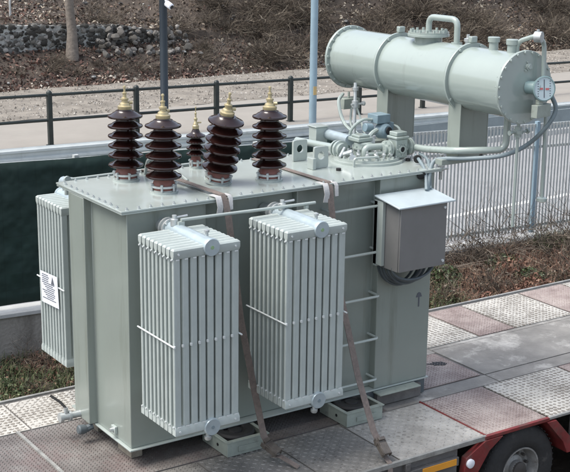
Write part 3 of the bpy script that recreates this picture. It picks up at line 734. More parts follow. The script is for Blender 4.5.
# small square fitting and earth pad on the left end
b = MB(); b.box(.050, .0745, .30, .37, .055, .115); e_ = b.build('earth_terminal', 'lid', tk, .003); MB().lathe([(.016, 0), (.016, .03)], (.051, .335, .085), (-1,0,0), 8).build('bolt', 'galv', e_)
# drain valve at rear left corner
dv = empty('drain_valve', (-.02, .86, .045)); dv.parent = TR
b = MB(); b.lathe([(.03, 0), (.03, .10), (.045, .10), (.045, .12), (.032, .12), (.032, .17), (.04, .17), (.04, .2)], (.04, .0, 0), (-1, 0, 0), 16); b.lathe([(.018, 0), (.018, .06)], (-.10, 0, .02), (0,0,1), 10); b.build('valve_body', 'galv', dv)
b = MB(); b.tube([(-.10, 0, .075), (-.13, .04, .12), (-.19, .10, .17)], .011, 6); b.build('handle', 'black', dv)
b = MB(); b.lathe([(.035, 0), (.04, .02), (.04, .06), (.03, .07)], (.0, -.16, -.075), (-1, 0, .1), 14); b.tube([(.06, -.16, -.06), (.0, -.16, -.075)], .03, 8); b.build('drain_plug', 'cable', dv)

# feet: open steel boxes with dark pads
def foot(x, y, front=True):
    root = empty('foot', (x, y, DZ-.006)); root.parent = TR
    w, d, h = .19, .20, .12
    b = MB(); b.box(-w, w, -d, -d+.012, 0, h); b.box(-w, w, d-.012, d, 0, h); b.box(-w, -w+.012, -d+.013, d-.013, 0, h); b.box(w-.012, w, -d+.013, d-.013, 0, h); b.box(-w+.013, w-.013, -d+.013, d-.013, 0, .012)
    b.box(-.09, .12, -d-.008, -d-.0005, .03, .075)
    b.box(-w-.012, w+.012, -d-.012, -d+.03, h+.0005, h+.010); b.box(-w-.012, w+.012, d-.03, d+.012, h+.0005, h+.010)
    b.box(-w-.012, -w+.02, -d+.031, d-.031, h+.0005, h+.010); b.box(w-.02, w+.012, -d+.031, d-.031, h+.0005, h+.010)
    b.build('box_frame', 'foot', root, .002)
    b = MB(); b.lathe([(.15, .015), (.16, .03), (.165, .12), (.15, .137), (.10, .137), (.09, .122), (.06, .122), (.055, .132), (0, .132)], (0, 0, 0), (0,0,1), 28, False); b.build('rubber_pad', 'black', root)
    b = MB(); b.lathe([(.013, 0), (.013, .004)], (-w-.0015+.0, -.05, .06), (-1, 0, 0), 12); b.build('hole', 'hole', root)
for x, y in ((.985, .0), (2.15, -.03), (.985, 1.0), (2.15, 1.0)): foot(x, y)
# jacking plate at right bottom
b = MB(); b.box(2.44, 2.90, -.07, .034, -.014, -.001); b.build('jacking_plate', 'foot', TR, .003)
b = MB(); b.box(2.46, 2.96, .0, .044, DZ-.006, -.016); b.build('skid_beam', 'deckdark', TR, .003)
b = MB(); b.box(2.36, 3.04, .05, .99, DZ-.006, -.001); b.build('skid_beam', 'cable', TR)

# ---- radiators
def radiator_proto():
    root = empty('radiator'); root.parent = TR
    w = .551; z0, z1 = .388, 1.811; D = .537; n_ = 9; nf = 8
    for i in range(n_):
        yc = -D+.024+(D-.048)*i/(n_-1)+random.uniform(-.0015, .0015)      # plates stacked away from the tank
        b = MB()
        fw = w/nf; t = .0125; za_, zb_ = z0+.075, z1-.075
        prev = None
        for k in range(nf):
            xa_, xb_ = k*fw+fw*(.10 if k else .02), (k+1)*fw-fw*(.10 if k < nf-1 else .02)
            out = [(xa_, -.004), (xa_+.007, -t), (xb_-.007, -t), (xb_, -.004), (xb_, .004), (xb_-.007, t), (xa_+.007, t), (xa_, .004)]
            o_ = len(b.v); b.prism([(p[0], p[1]+yc) for p in out], za_, zb_, None, False)
            if prev is not None:
                for zo in (0, 8):
                    b.f.append([prev+3+zo, prev+4+zo, o_+7+zo, o_+0+zo]); b.sm.append(False)
            prev = o_
        # closed collector ends
        for (za, zb, zc) in ((z1-.077, z1-.05, z1), (z0+.077, z0+.05, z0)):
            t = .024
            ring = lambda z, tt, ins: [(ins, yc-tt, z), (w-ins, yc-tt, z), (w-ins, yc+tt, z), (ins, yc+tt, z)]
            vs = ring(za, .012, .003)+ring(zb, t, 0)+ring(zc-.012*(1 if zc > za else -1), t, 0)+ring(zc, .012, .012)
            fs = []
            for r_ in range(3):
                for k in range(4): fs.append((r_*4+k, r_*4+(k+1) % 4, (r_+1)*4+(k+1) % 4, (r_+1)*4+k))
            fs += [(12,13,14,15), (3,2,1,0)]
            if zc < za: fs = [tuple(reversed(f)) for f in fs]
            b.add(vs, fs)
        b.build('fin', 'rad', root, .002)
    # headers
    for zz, nm in ((z1-.022, 'upper_header'), (z0+.022, 'lower_header')):
        b = MB(); cx = w*.56
        b.lathe([(.0, -.012), (.062, -.012), (.067, -.004), (.067, .02), (.064, .02), (.064, D+.05)], (cx, -D-.002, zz), (0,1,0), 28); h_ = b.build(nm, 'header', root)
        b = MB(); yv = .05
        b.lathe([(.082, 0), (.082, .018), (.06, .018), (.06, .05), (.082, .05), (.082, .068)], (cx, yv, zz), (0,1,0), 4 if False else 20); b.bolts((cx, yv, zz), (0,-1,0), .07, 8, .011, .016); b.lathe([(.05, .068), (.05, .21)], (cx, yv, zz), (0,1,0), 18)
        b.build('flange', 'galv', h_)
        b = MB(); b.lathe([(.012, 0), (.012, .03), (.02, .03), (.02, .045), (.008, .05)], (cx+.02, -D+.10, zz+(.057 if zz > 1 else -.09)), (0,0,1), 10); b.build('vent_plug', 'galv', h_); b = MB()
        if zz < 1: b.lathe([(.02, 0), (.028, .01), (.028, .03), (.016, .035), (.016, .06)], (cx-.03, -D+.01, zz-.10), (0,0,1), 10)
        else: b.lathe([(.03, 0), (.03, .05), (.018, .055), (.018, .08)], (cx-.02, -.03, zz+.05), (0,0,1), 12); b.tube([(cx-.02,-.03,zz+.11),(cx+.08,-.05,zz+.12)], .009, 6)
        b.build('drain_cock', 'galv', h_)
        b = MB(); b.lathe([(.014, 0), (.014, .003)], (cx, -D-.014, zz), (0,-1,0), 12); b.build('paint_mark', 'hose' if zz < 1 else 'mark', h_)
    # spacer rods and weld rows
    b = MB()
    for z in ((z0+z1)/2-.01,):
        for xs in (-.006, w+.006): MB().tube([(xs, -D-.015, z), (xs, .02, z)], .0065, 6).build('spacer_rod', 'weld', root)
        for k in range(nf): b.box(k*w/nf-.006, k*w/nf+.006, -D-.008, -D+.01, z-.009, z+.009)
    for z in (z0+.078, z1-.078):
        for i in range(n_):
            yc = -D+.024+(D-.048)*i/(n_-1); b.lathe([(.008, 0), (.008, .012)], (.004, yc, z), (-1,0,0), 6)
        for k in range(nf): b.box(k*w/nf+.02, k*w/nf+.045, -D-.005, -D+.0, z-.004, z+.004)
    b.build('weld_beads', 'weld', root, kind='stuff')
    for x_ in (.04, w-.04): 
        for z in (z1-.04, z0+.04): MB().lathe([(.008, 0), (.008, .006)], (x_, -D-.001, z), (0,-1,0), 8).build('corner_stud', 'weld', root)
    return root
M['mark'] = paint('green_mark', (.25, .38, .2), .5)
M['weld'] = paint('zinc_weld', (.66, .70, .70), .45, .2, .1, 20)
r1 = radiator_proto(); r1.location = (.060, -.145, 0)
tab = list(C.objects)
r2 = copy_tree(r1, TR, tab); r2.location = (1.021, -.145, 0)
for (x, y) in ((.65, 1.318), (1.60, 1.318)):
    r = copy_tree(r1, TR, tab); r.location = (x, y, -.115); r.rotation_euler = (0, 0, PI)
    r['label'] = 'rear radiator'
# connecting bars
for y, x0, x1, z0_, z1_ in ((-.21, .385, 1.60, 1.885, 1.868),):
    b = MB(); b.tube([(x0, y, z0_), (x1, y, z1_)], .013, 10); b.box(x0-.03, x0+.02, y-.02, y+.02, z0_-.05, z0_-.011); b.box(1.50, 1.53, y-.012, y+.012, 1.83, 1.857); b.build('tie_bar', 'lid', TR)
b = MB(); b.tube([(.17, 1.36, 1.915), (1.7, 1.36, 1.93)], .014, 10); b.lathe([(.03, 0), (.03, .02)], (.17, 1.34, 1.925), (0,-1,0), 14); b.tube([(.17, 1.36, 1.79), (.17, 1.36, 1.92)], .018, 8); b.build('tie_bar', 'lid', TR)
b = MB(); b.tube(arc_corner([(.34, 1.0, 1.85), (.3, 1.4, 1.86), (.3, 1.7, 1.82)], .1), .05, 12); b.build('rear_pipe', 'header', TR)

# notice on rear left radiator (world x just outside its end, faces -X)
nt = empty('notice', (0, 0, 0)); tag(nt, 'white printed warning notice on the rear left radiator', 'notice')
mtx = Matrix.Translation((.086, 1.60, .925)) @ Matrix.Rotation(math.radians(-4), 4, 'X')
def nq(b, y0, y1, z0_, z1_, dx): b.box(-.002-dx, -dx, y0, y1, z0_, z1_, mtx)
b = MB(); nq(b, -.19, .17, -.15, .13, 0); b.build('paper', 'white', nt)
b = MB()
for k in range(13):
    z = .108-.0175*k; ya, yb = ((-.0, .13+.01*(k % 2)) if k < 4 else (-.13+.02*(k % 3), .14-.03*(k % 4)))
    q = yb
    while q > ya:
        l = random.uniform(.006, .022); nq(b, q-l, q, z-.0035, z+.0035, .0022); q -= l+.006
b.build('printing', 'ink', nt)
b = MB(); T = [(-.055,.045),(-.125,.045),(-.09,.115)]; mz = mtx @ Matrix(((0,0,-1,-.0022),(1,0,0,0),(0,1,0,0),(0,0,0,1))); b.prism(T, 0, .0015, mz); o = b.build('warning_triangle', 'ink', nt); fix_normals(o)

# ---- bushings
def bushing(sheds, R_, r_, pitch, base_r, name='bushing'):
    root = empty(name); root.parent = TR
    b = MB(); b.lathe([(base_r*1.30, 0), (base_r*1.30, .014), (base_r*1.02, .016), (base_r*1.02, .022)], (0,0,0), (0,0,1), 32); b.build('base_plate', 'lid', root)
    b = MB(); b.lathe([(base_r, .016), (base_r, .070), (base_r*.92, .085), (r_, .115)], (0,0,0), (0,0,1), 28, False); b.build('foot_ring', 'pink', root)
    b = MB(); b.lathe([(base_r*1.03, .040), (base_r*1.16, .042), (base_r*1.16, .058), (base_r*1.03, .060)], (0,0,0), (0,0,1), 28, False)
    for k in range(6):
        w = 2*PI*(k+.3)/6; c_ = Vector((math.cos(w), math.sin(w), 0))*base_r*1.13
        b.lathe([(.010, .016), (.010, .075)], c_, (0,0,1), 6); b.box(-.018, .014, -.010, .010, .06, .070, Matrix.Translation(c_) @ Matrix.Rotation(w, 4, 'Z'))
    b.build('clamp_ring', 'galv', root)
    prof = [(r_, .09)]
    z = .105
    for i in range(sheds):
        e = .8 if R_ < .1 else 1.
        prof += [(r_, z), (r_*1.10, z+.006*e), (R_*.80, z+.012*e), (R_*.95, z+.012*e), (R_*.995, z+.017*e), (R_, z+.024*e), (R_*.98, z+.031*e), (R_*.8, z+.040*e), (r_*1.35, z+.052*e), (r_*1.1, z+.060*e), (r_, z+.070*e)]
        z += pitch
    top = z-pitch+.060
    prof += [(r_*.8, top+.01), (r_*.75, top+.02)]
    b = MB(); b.lathe(prof, (0,0,0), (0,0,1), 40); b.build('porcelain', 'brown', root)
    t = top+.018; k_ = r_/.084
    c_ = MB(); c_.lathe([(.062*k_, 0), (.066*k_, .012), (.066*k_, .028), (.05*k_, .034), (.045*k_, .05), (.030*k_, .058), (.028*k_, .075), (.036*k_, .078), (.036*k_, .092), (.018*k_, .098), (.016*k_, .125), (.022*k_, .128), (.022*k_, .138), (.010*k_, .142), (.010*k_, .175), (.015*k_, .178), (.013*k_, .19), (.002, .195)], (0,0,t), (0,0,1), 22)
    c_.lathe([(.016*k_, 0), (.016*k_, .03)], (.035*k_, -.01, t+.055), (1, -.3, 0), 10)
    c_.build('brass_cap', 'brass', root)
    return root
B1 = bushing(6, .143, .074, .0800, .088)
B1.location = (.535, .975, H)
tab = list(C.objects)
B2 = copy_tree(B1, TR, tab); B2.location = (.590, .430, H); B2.rotation_euler = (0, 0, .6)
B4 = copy_tree(B1, TR, tab); B4.location = (1.545, .375, H); B4.rotation_euler = (0, 0, -.5)
B3 = copy_tree(B1, TR, tab); B3.location = (1.125, .53, H)
# third one leans toward the viewer and to the right
lean = Matrix.Rotation(math.radians(17), 4, Vector((.80, -.55, 0)).cross(Vector((0,0,-1))).normalized())
cdir = Vector((-.30, -1.0, 0)).normalized()*.75+Vector((.83, -.56, 0))*.42
axis = Vector((0,0,1)).cross(cdir.normalized())
B3.rotation_euler = Matrix.Rotation(math.radians(12), 4, axis).to_euler(); B3.scale = (1.02, 1.02, .98); B3['label'] = 'leaning bushing'
B3.location = (1.12, .49, H+.015)
BS = bushing(4, .082, .036, .052, .045)
BS.location = (1.265, 1.10, H-.0)
# ---- lifting lugs on lid
for x, y in ((2.205, .895), (2.185, .545)):
    b = MB(); n_ = 24; hw, hh, rr = .075, .19, .035
    out = []
    for k in range(n_):
        w = 2*PI*k/n_; c_, s_ = math.cos(w), math.sin(w)
        # rounded rectangle boundary by ray
        px = hw*max(-1, min(1, c_*1.35)); pz = .5*hh*max(-1, min(1, s_*1.35)); out.append((px, pz))
    vs = []
    for yy in (-.0125, .0125):
        for p in out: vs.append((p[0], yy, p[1]))
        for k in range(n_):
            w = 2*PI*k/n_; vs.append((rr*math.cos(w), yy, .015+rr*math.sin(w)))
    fs = []
    for k in range(n_):
        k2 = (k+1) % n_
        fs += [(k, k2, n_+k2, n_+k), (2*n_+k2, 2*n_+k, 3*n_+k, 3*n_+k2), (k2, k, 2*n_+k, 2*n_+k2), (n_+k, n_+k2, 3*n_+k2, 3*n_+k)]
    b.add(vs, fs); o = b.build('lifting_lug', 'lid', TR, .003); o.location = (x, y, H+.096); fix_normals(o)
b = MB(); b.box(2.075, 2.11, .50, .59, H+.0005, H+.10); b.build('lid_block', 'lid', lidp, .004)
for x_, y_ in ((2.255, .375), (3.04, .40)):
    b = MB(); b.lathe([(.022, 0), (.022, .022)], (x_, y_, H), (0,0,1), 12); b.build('rubber_plug', 'black', lidp)

# ---- tap changer turret and pipework on the right of the lid
TU = empty('pipe_manifold', (2.76, .64, H)); TU.parent = TR
b = MB(); b.lathe([(.335, 0), (.335, .02), (.30, .0205), (.30, .042), (.0, .042)], (0,0,0), (0,0,1), 48); b.bolts((0,0,.042), (0,0,1), .275, 28, .013, .018); b.build('round_cover', 'lid', TU, 0)
def part(fn, name, mat, parent=TU, bevel=0):
    b = MB(); fn(b); return b.build(name, mat, parent, bevel)
part(lambda b: (b.tube(arc_corner([(-.30,-.21,.0),(-.30,-.21,.075),(-.06,-.255,.075),(-.06,-.255,.0)], .03), .011, 8)), 'grab_handle', 'lid')
# long slanting pipe ending in a blind flange (points at the viewer's right)
part(lambda b: (b.tube([(-.17,.86,.05),(-.215,.10,.10)], .034, 14), b.lathe([(.075,0),(.075,.018),(.045,.018),(.045,.05),(.08,.05),(.08,.075),(.062,.08),(.06,.11),(0,.112)], (-.215,.17,.095), (-.04,-1,.0), 26), b.bolts((-.215,.17,.095), (0,1,0), .06, 8, .009, .014)), 'blind_flange_pipe', 'cons')
part(lambda b: (b.tube([(.05,.80,.12),(-.07,.16,.155)], .048, 16), b.lathe([(.065,0),(.065,.02)], (.03,.70,.125), (0,1,0), 20)), 'thick_oil_pipe', 'header')
part(lambda b: (b.box(-.12,.01,.62,.74,.02,.2), b.box(-.13,.02,.61,.75,.2005,.212)), 'junction_box', 'lid', TU, .004)
part(lambda b: (b.lathe([(.085,.04),(.085,.10),(.10,.10),(.10,.115),(.085,.116),(.085,.15),(.07,.16),(0,.165)], (-.02,.03,0), (0,0,1), 26), b.bolts((-.02,.03,.115), (0,0,1), .09, 10, .008, .012)), 'domed_cover', 'cons')
part(lambda b: (b.box(-.11,.05,-.02,.14,.165,.20), b.box(-.09,.03,.0,.12,.2005,.222)), 'domed_cover_cap', 'cons', TU, .006)
part(lambda b: (b.tube(arc_corner([(-.10,-.10,.04),(-.10,-.10,.135),(.09,-.13,.135)], .06), .030, 12), b.tube([(-.09,-.13,.075),(.09,-.15,.075)], .020, 10)), 'elbow_pipe', 'cons')
# gas relay (box with flanges on both sides, axis along X)
GR = empty('gas_relay', (.215, -.17, .115)); GR.parent = TU
part(lambda b: (b.box(-.065,.065,-.06,.06,-.085,.085), b.box(-.075,.075,-.07,.07,.0855,.11), b.box(-.06,.06,-.055,.055,.1105,.15)), 'relay_body', 'cons', GR, .008)
part(lambda b: (b.lathe([(.036,0),(.036,.014),(.024,.014),(.024,.008)], (0,-.060,-.005), (0,-1,0), 20, False), b.bolts((0,-.060,-.005), (0,-1,0), .05, 8, .007, .01)), 'window_ring', 'lid', GR)
part(lambda b: b.lathe([(.024,0),(.024,.007)], (0,-.060,-.005), (0,-1,0), 18), 'window', 'hole', GR)
for s in (-1, 1):
    def fl(b, s=s):
        b.lathe([(.04,.064),(.04,.10),(.078,.10),(.078,.115),(.05,.1155),(.05,.122),(.078,.1225),(.078,.138),(.04,.138),(.04,.16)], (0,0,0), (s,0,0), 22); b.bolts((s*.095,0,0), (s,0,0), .064, 8, .009, .05)
    part(fl, 'relay_flange', 'cons', GR)
# blue motor head behind the relay
part(lambda b: (b.lathe([(.05,0),(.07,.01),(.07,.10),(.05,.12)], (.30,.22,.20), (.15,-1,.1), 20), b.box(.22,.37,.14,.29,.28,.36), b.lathe([(.04,0),(.04,.08)], (.20,.2,.24), (-1,0,.1), 16), b.box(.36,.42,.15,.25,.2,.28)), 'blue_pump_head', 'bluemetal', TU, .005)
part(lambda b: (b.lathe([(.035,0),(.035,.012),(.022,.012)], (.32,.10,.215), (.15,-1,.1), 16, False), b.lathe([(.022,0),(.022,.01)], (.32,.10,.215), (.15,-1,.1), 16)), 'pump_port', 'hole')
for P_, r_ in (([(.02,.30,.05),(.03,.28,.22),(.12,.24,.31),(.22,.22,.31)], .014), ([(.06,.12,.10),(.12,.10,.2),(.20,.12,.23)], .022), ([(.42,.2,.25),(.46,.12,.22),(.46,.05,.08)], .013)):
    part(lambda b: b.tube(spline(P_), r_, 8), 'bent_tubing', 'cons')
part(lambda b: (b.lathe([(.055,0),(.055,.018),(.03,.018),(.03,.05)], (.08,.08,.14), (-.3,-1,.2), 18), b.lathe([(.026,.05),(.026,.052)], (.08,.08,.14), (-.3,-1,.2), 14)), 'side_valve', 'galv')
for a_, r_ in ((3.4,.22),(3.7,.2),(4.1,.22),(4.4,.24),(4.8,.22),(5.1,.24),(5.4,.22),(5.7,.23),(3.0,.2),(2.6,.22),(.2,.24),(3.55,.16),(3.9,.13),(4.6,.17)):
    part(lambda b: b.lathe([(.014,0),(.014,.03),(.02,.03),(.02,.045),(.01,.05),(.01,.075)], (math.cos(a_)*r_, math.sin(a_)*r_, .040), (random.gauss(0,.15), random.gauss(0,.15), 1), 8), 'vent_nipple', 'galv')
part(lambda b: (b.tube([(-.27,.03,.06),(-.20,-.05,.10)], .02, 8), b.tube([(-.30,.0,.05),(-.22,.04,.12)], .014, 8), b.lathe([(.03,0),(.03,.03)], (-.23,-.09,.05), (-.5,-1,.3), 12)), 'small_valve', 'galv')
# main pipe from relay to conservator
part(lambda b: (b.tube(arc_corner([(3.12,.47,H+.115),(3.14,.30,H+.115),(3.157,-.10,H+.165),(3.297,-.25,H+.18),(3.48,-.37,H+.185),(3.50,-.36,H+.56)], .08), .031, 14)), 'main_oil_pipe', 'cons', TR)
# valve post with handle, thin tubes under the far end of the conservator
part(lambda b: (b.tube([(2.90,1.02,H+.0),(2.96,1.10,H+.62)], .016, 8), b.lathe([(.03,0),(.03,.06)], (2.93,1.06,H+.40), (0,0,1), 12), b.tube([(2.88,1.05,H+.43),(3.01,1.05,H+.43)], .010, 6), b.lathe([(.022,0),(.022,.02)], (3.01,1.05,H+.43), (1,0,0), 10), b.lathe([(.028,0),(.028,.03)], (2.955,1.09,H+.55), (0,0,1), 12)), 'valve_post', 'galv', TR)
part(lambda b: (b.box(3.17,3.36,1.55,1.66,2.24,2.34), b.lathe([(.012,0),(.012,.06)], (3.26,1.6,2.34), (0,0,1), 8)), 'level_switch_box', 'foot', TR, .004)
part(lambda b: (b.tube(spline([(3.13,1.52,2.40),(3.03,1.45,2.33),(3.0,1.3,2.15),(2.9,.9,2.09),(2.83,.7,2.10)]), .017, 8), b.tube(spline([(3.26,1.55,2.25),(3.22,1.5,2.10),(3.10,1.2,2.05),(2.85,.75,2.1)]), .012, 8), b.tube(spline([(3.33,1.56,2.25),(3.3,1.45,2.15),(3.15,1.2,2.08),(2.9,.8,2.1)]), .010, 8)), 'bent_hose', 'cons', TR)

# ---- conservator
CX, CZ = 3.39, 2.715
CV = empty('conservator', (CX, 0, CZ)); CV.parent = TR
RC = .272
YA, YB = -.635, 1.77
b = MB(); b.lathe([(RC, 0), (RC, YB-YA)], (0, YA, 0), (0,1,0), 72, False); b.build('shell', 'cons', CV)
for yy in (YA-.001, YB-.018):
    b = MB(); b.lathe([(0,0),(.302,0),(.305,.004),(.305,.026),(.272,.027)], (0,yy-.012,0), (0,1,0), 64, False); b.bolts((0, yy-.012, 0), (0,-1,0), .288, 22, .012, .013)
    b.bolts((0, yy+.014, 0), (0,1,0), .288, 22, .012, .013); b.build('end_flange', 'cons', CV)
for yy in (.00, .985):
    b = MB(); b.lathe([(RC-.002,0),(.304,0),(.306,.003),(.306,.022),(.304,.025),(RC-.002,.025)], (0,yy,0), (0,1,0), 64, False)
    for a_ in (.55, 2.2, -.3): b.lathe([(.014, 0), (.014, .012)], (.287*math.cos(a_+PI/2), yy, .287*math.sin(a_+PI/2)), (0,-1,0), 8)
    b.build('stiffening_ring', 'cons', CV)
    b = MB(); b.box(-.035, .035, yy-.012, yy+.035, .306, .36); b.build('lifting_eye', 'cons', CV, .008)
# manhole
b = MB(); b.lathe([(.125,0),(.125,.09)], (0, .60, .225), (0,0,1), 36, False); b.lathe([(.19,0),(.19,.018),(.185,.02),(.185,.038),(0,.039)], (0, .60, .31), (0,0,1), 40); b.bolts((0,.60,.349), (0,0,1), .158, 16, .013, .022); mh = b.build('manhole_cover', 'cons', CV)
b = MB(); b.tube(arc_corner([(0,.60,.34),(0,.60,.48),(.02,.24,.48),(.02,.24,.27)], .07), .028, 12); b.lathe([(.05,0),(.05,.02)], (.02,.24,.265), (0,0,1), 18); b.build('equalising_pipe', 'cons', CV)
b = MB(); b.lathe([(.025,0),(.025,.05),(.035,.05),(.035,.075),(.015,.08),(.015,.11)], (.06,.14,.25), (0,0,1), 14); b.build('air_vent', 'galv', CV)
for yy in (-.25, -.47):
    b = MB(); b.lathe([(.040,0),(.040,.08),(.050,.081),(.052,.12),(.045,.125),(0,.126)], (0,yy,.255), (0,0,1), 20); b.build('filler_cap', 'cons', CV)
b = MB(); b.tube(arc_corner([(.03,-.50,.24),(.03,-.50,.36),(.05,-.70,.43),(.14,-.70,.37),(.155,-.70,.04)], .06), .020, 10); b.build('overflow_pipe', 'cons', CV)
b = MB(); b.lathe([(.045,0),(.045,.06),(.03,.06)], (.03,-.70,.42), (.3,-.7,0), 16); b.tube([(.04,-.72,.43),(.04,-.72,.48)], .012, 6); b.build('overflow_valve', 'galv', CV)
b = MB(); b.lathe([(.03,0),(.03,.02),(.018,.022),(.018,.03)], (.02,YA-.013,.17), (0,-1,0), 14); b.bolts((.02,YA-.013,.17), (0,-1,0), .04, 3, .01, .012); b.build('vent_boss', 'cons', CV)
# gauge: faces the camera side
G = empty('oil_level_gauge', (.085, -.765, -.0)); G.parent = CV
gd = Vector((-.25, -1, .12)).normalized()
b = MB(); b.lathe([(.06,-.06),(.075,-.05),(.085,.0),(.10,.012),(.105,.03),(.095,.034),(.095,.026)], (0,0,0), gd, 32, False); b.tube([(-.05,.13,0),(0,0,0)], .055, 12); b.build('housing', 'hosing', G)
b = MB(); b.lathe([(.0,.0265),(.095,.0265),(.095,.020)], (0,0,0), gd, 32, False); b.build('dial', 'dial', G)
ga = gd.cross(Vector((0,0,1))).normalized(); gb = ga.cross(gd)
def gq(b, u0, u1, v0, v1, h=.0268):
    b.add([gd*hh+ga*u+gb*v for hh in (h, h+.001) for u, v in ((u0,v0),(u1,v0),(u1,v1),(u0,v1))], [(0,3,2,1),(4,5,6,7),(0,1,5,4),(1,2,6,5),(2,3,7,6),(3,0,4,7)])
b = MB(); gq(b, -.004, .004, -.075, .075)
for k in range(-3, 4): gq(b, .05, .062, .02*k-.003, .02*k+.003); gq(b, -.062, -.05, .02*k-.003, .02*k+.003)
b.build('scale_marks', 'ink', G)
b = MB(); gq(b, -.045, -.012, -.012, .004, .0285); gq(b, .012, .045, -.008, .008, .0285); b.build('pointer', 'dialred', G)
b = MB(); b.box(-.10,.10,-.03,.03,-.235,-.13, Matrix.Rotation(.2, 4, 'Z')); b.box(-.05,.0,-.02,.02,-.13,-.09); b.build('bracket_plate', 'foot', G, .003)
# columns and bracket
for yy in (-.05, .96):
    b = MB(); x0, x1 = -.17, .16
    b.box(x0, x1, yy, yy+.012, -.685, -.18); b.box(x0-.012, x0-.0005, yy-.03, yy+.13, -.685, -.15); b.box(x1+.0005, x1+.012, yy-.0, yy+.16, -.685, -.15); b.box(x0, x1, yy+.10, yy+.112, -.685, -.18)
    b.build('support_column', 'tank' if yy < 5 else 'lid', CV, .002)
for yy in (-.03, .98):
    b = MB(); b.box(-.325, .15, yy, yy+.09, -.735, -.686); b.build('cantilever_bracket', 'tank', CV, .003)
# breather pipes hanging from the near end
part(lambda b: (b.tube([(3.44,-.55,2.45),(3.44,-.55,1.50)], .014, 10), b.lathe([(.03,0),(.03,.03),(.045,.03),(.045,.06),(.03,.06),(.03,.09)], (3.44,-.55,2.28), (0,0,1), 12), b.tube([(3.36,-.56,2.325),(3.52,-.56,2.325)], .011, 6), b.lathe([(.022,0),(.022,.02)], (3.53,-.56,2.325), (1,0,0), 8), b.lathe([(.022,0),(.022,.02)], (3.35,-.56,2.325), (-1,0,0), 8)), 'drain_pipe', 'cons', TR)
part(lambda b: (b.tube([(3.68,-.62,2.5),(3.70,-.62,1.74)], .015, 10), b.lathe([(.03,0),(.045,.01),(.045,.035),(.025,.045)], (3.70,-.62,1.70), (0,0,1), 12)), 'breather_pipe', 'cons', TR)
part(lambda b: (b.tube([(3.30,.25,H+.06),(3.30,.25,1.78)], .016, 8), b.lathe([(.03,0),(.03,.05)], (3.30,.25,1.86), (0,0,1), 10), b.tube([(3.24,.22,1.88),(3.36,.22,1.88)], .01, 6)), 'small_valve', 'galv', TR)
# cable run: gauge -> along pipe -> cabinet
part(lambda b: b.tube(spline([(3.60,-.74,2.66),(3.66,-.75,2.52),(3.60,-.70,2.36),(3.58,-.50,2.18),(3.38,-.43,2.105),(3.235,-.22,2.06),(3.12,.0,2.03),(3.06,.08,1.99),(2.93,-.02,1.86),(2.87,-.08,1.74)], 8), .019, 10), 'signal_cable', 'hose', TR)
part(lambda b: (b.tube(spline([(3.13,.35,2.02),(3.10,.2,1.985),(2.99,.04,1.91),(2.92,-.07,1.74)], 6), .013, 8), b.tube(spline([(3.04,.30,2.02),(3.0,.2,2.0),(2.94,.04,1.93),(2.86,-.08,1.80)], 6), .015, 8), b.tube(spline([(3.12,.2,1.98),(3.02,.10,1.92),(2.92,-.06,1.80)], 6), .014, 8)), 'cable_bundle', 'hose', TR)
part(lambda b: (b.lathe([(.040,0),(.040,.02)], (2.885,.02,1.90), (.3,.8,.5), 12), b.lathe([(.036,0),(.036,.02)], (3.0,.22,2.0), (.5,.7,.1), 12), b.lathe([(.024,0),(.024,.012)], (3.42,-.14,2.05), (-.4,.9,0), 12)), 'cable_tie', 'black', TR)

# ---- control cabinet
CB = empty('control_cabinet', (2.66, -.1, 1.2)); CB.parent = TR
x0, x1, yf, yb, zb, zt = 2.41, 2.92, -.28, -.03, 1.175, 1.735
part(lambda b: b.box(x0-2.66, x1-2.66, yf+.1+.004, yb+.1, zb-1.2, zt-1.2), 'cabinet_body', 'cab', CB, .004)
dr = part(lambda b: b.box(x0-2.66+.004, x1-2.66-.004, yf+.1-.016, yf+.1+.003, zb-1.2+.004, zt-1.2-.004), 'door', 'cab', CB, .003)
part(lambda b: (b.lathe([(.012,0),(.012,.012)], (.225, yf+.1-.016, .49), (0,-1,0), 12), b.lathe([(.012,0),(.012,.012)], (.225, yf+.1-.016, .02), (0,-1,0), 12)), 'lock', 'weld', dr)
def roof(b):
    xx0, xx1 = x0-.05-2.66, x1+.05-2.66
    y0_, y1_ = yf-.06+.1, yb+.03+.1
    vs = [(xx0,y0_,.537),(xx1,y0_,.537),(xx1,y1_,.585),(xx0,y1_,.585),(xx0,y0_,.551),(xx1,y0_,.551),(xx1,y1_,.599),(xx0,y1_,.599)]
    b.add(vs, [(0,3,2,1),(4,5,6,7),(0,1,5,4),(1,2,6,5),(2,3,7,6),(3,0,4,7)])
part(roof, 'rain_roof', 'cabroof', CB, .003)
part(lambda b: (b.box(x0-2.66-.035, x0-2.66-.002, yb+.03, yb+.10+.045, zb-1.2+.02, zt-1.2+.02), b.box(x0-2.66-.035, x1-2.66, yb+.101, yb+.145, -.02, .55)), 'mounting_frame', 'lid', CB, .003)
def coil(b):
    for k in range(7):
        cx = 2.645+.012*math.sin(k*1.9); w_ = .225-.010*(k % 4); d_ = .100+.012*k+.01*(k % 3)
        pts = []
        for j in range(17):
            a_ = PI*j/16; pts.append((cx-w_*math.cos(a_)*1.0, -.20+.035*k-.02*math.sin(a_), 1.185-d_*math.sin(a_)*1.15+.0))
        b.tube([(pts[0][0], pts[0][1], 1.2)]+pts+[(pts[-1][0], pts[-1][1], 1.2)], .0115, 8)
part(coil, 'cable_coil', 'cable', TR)

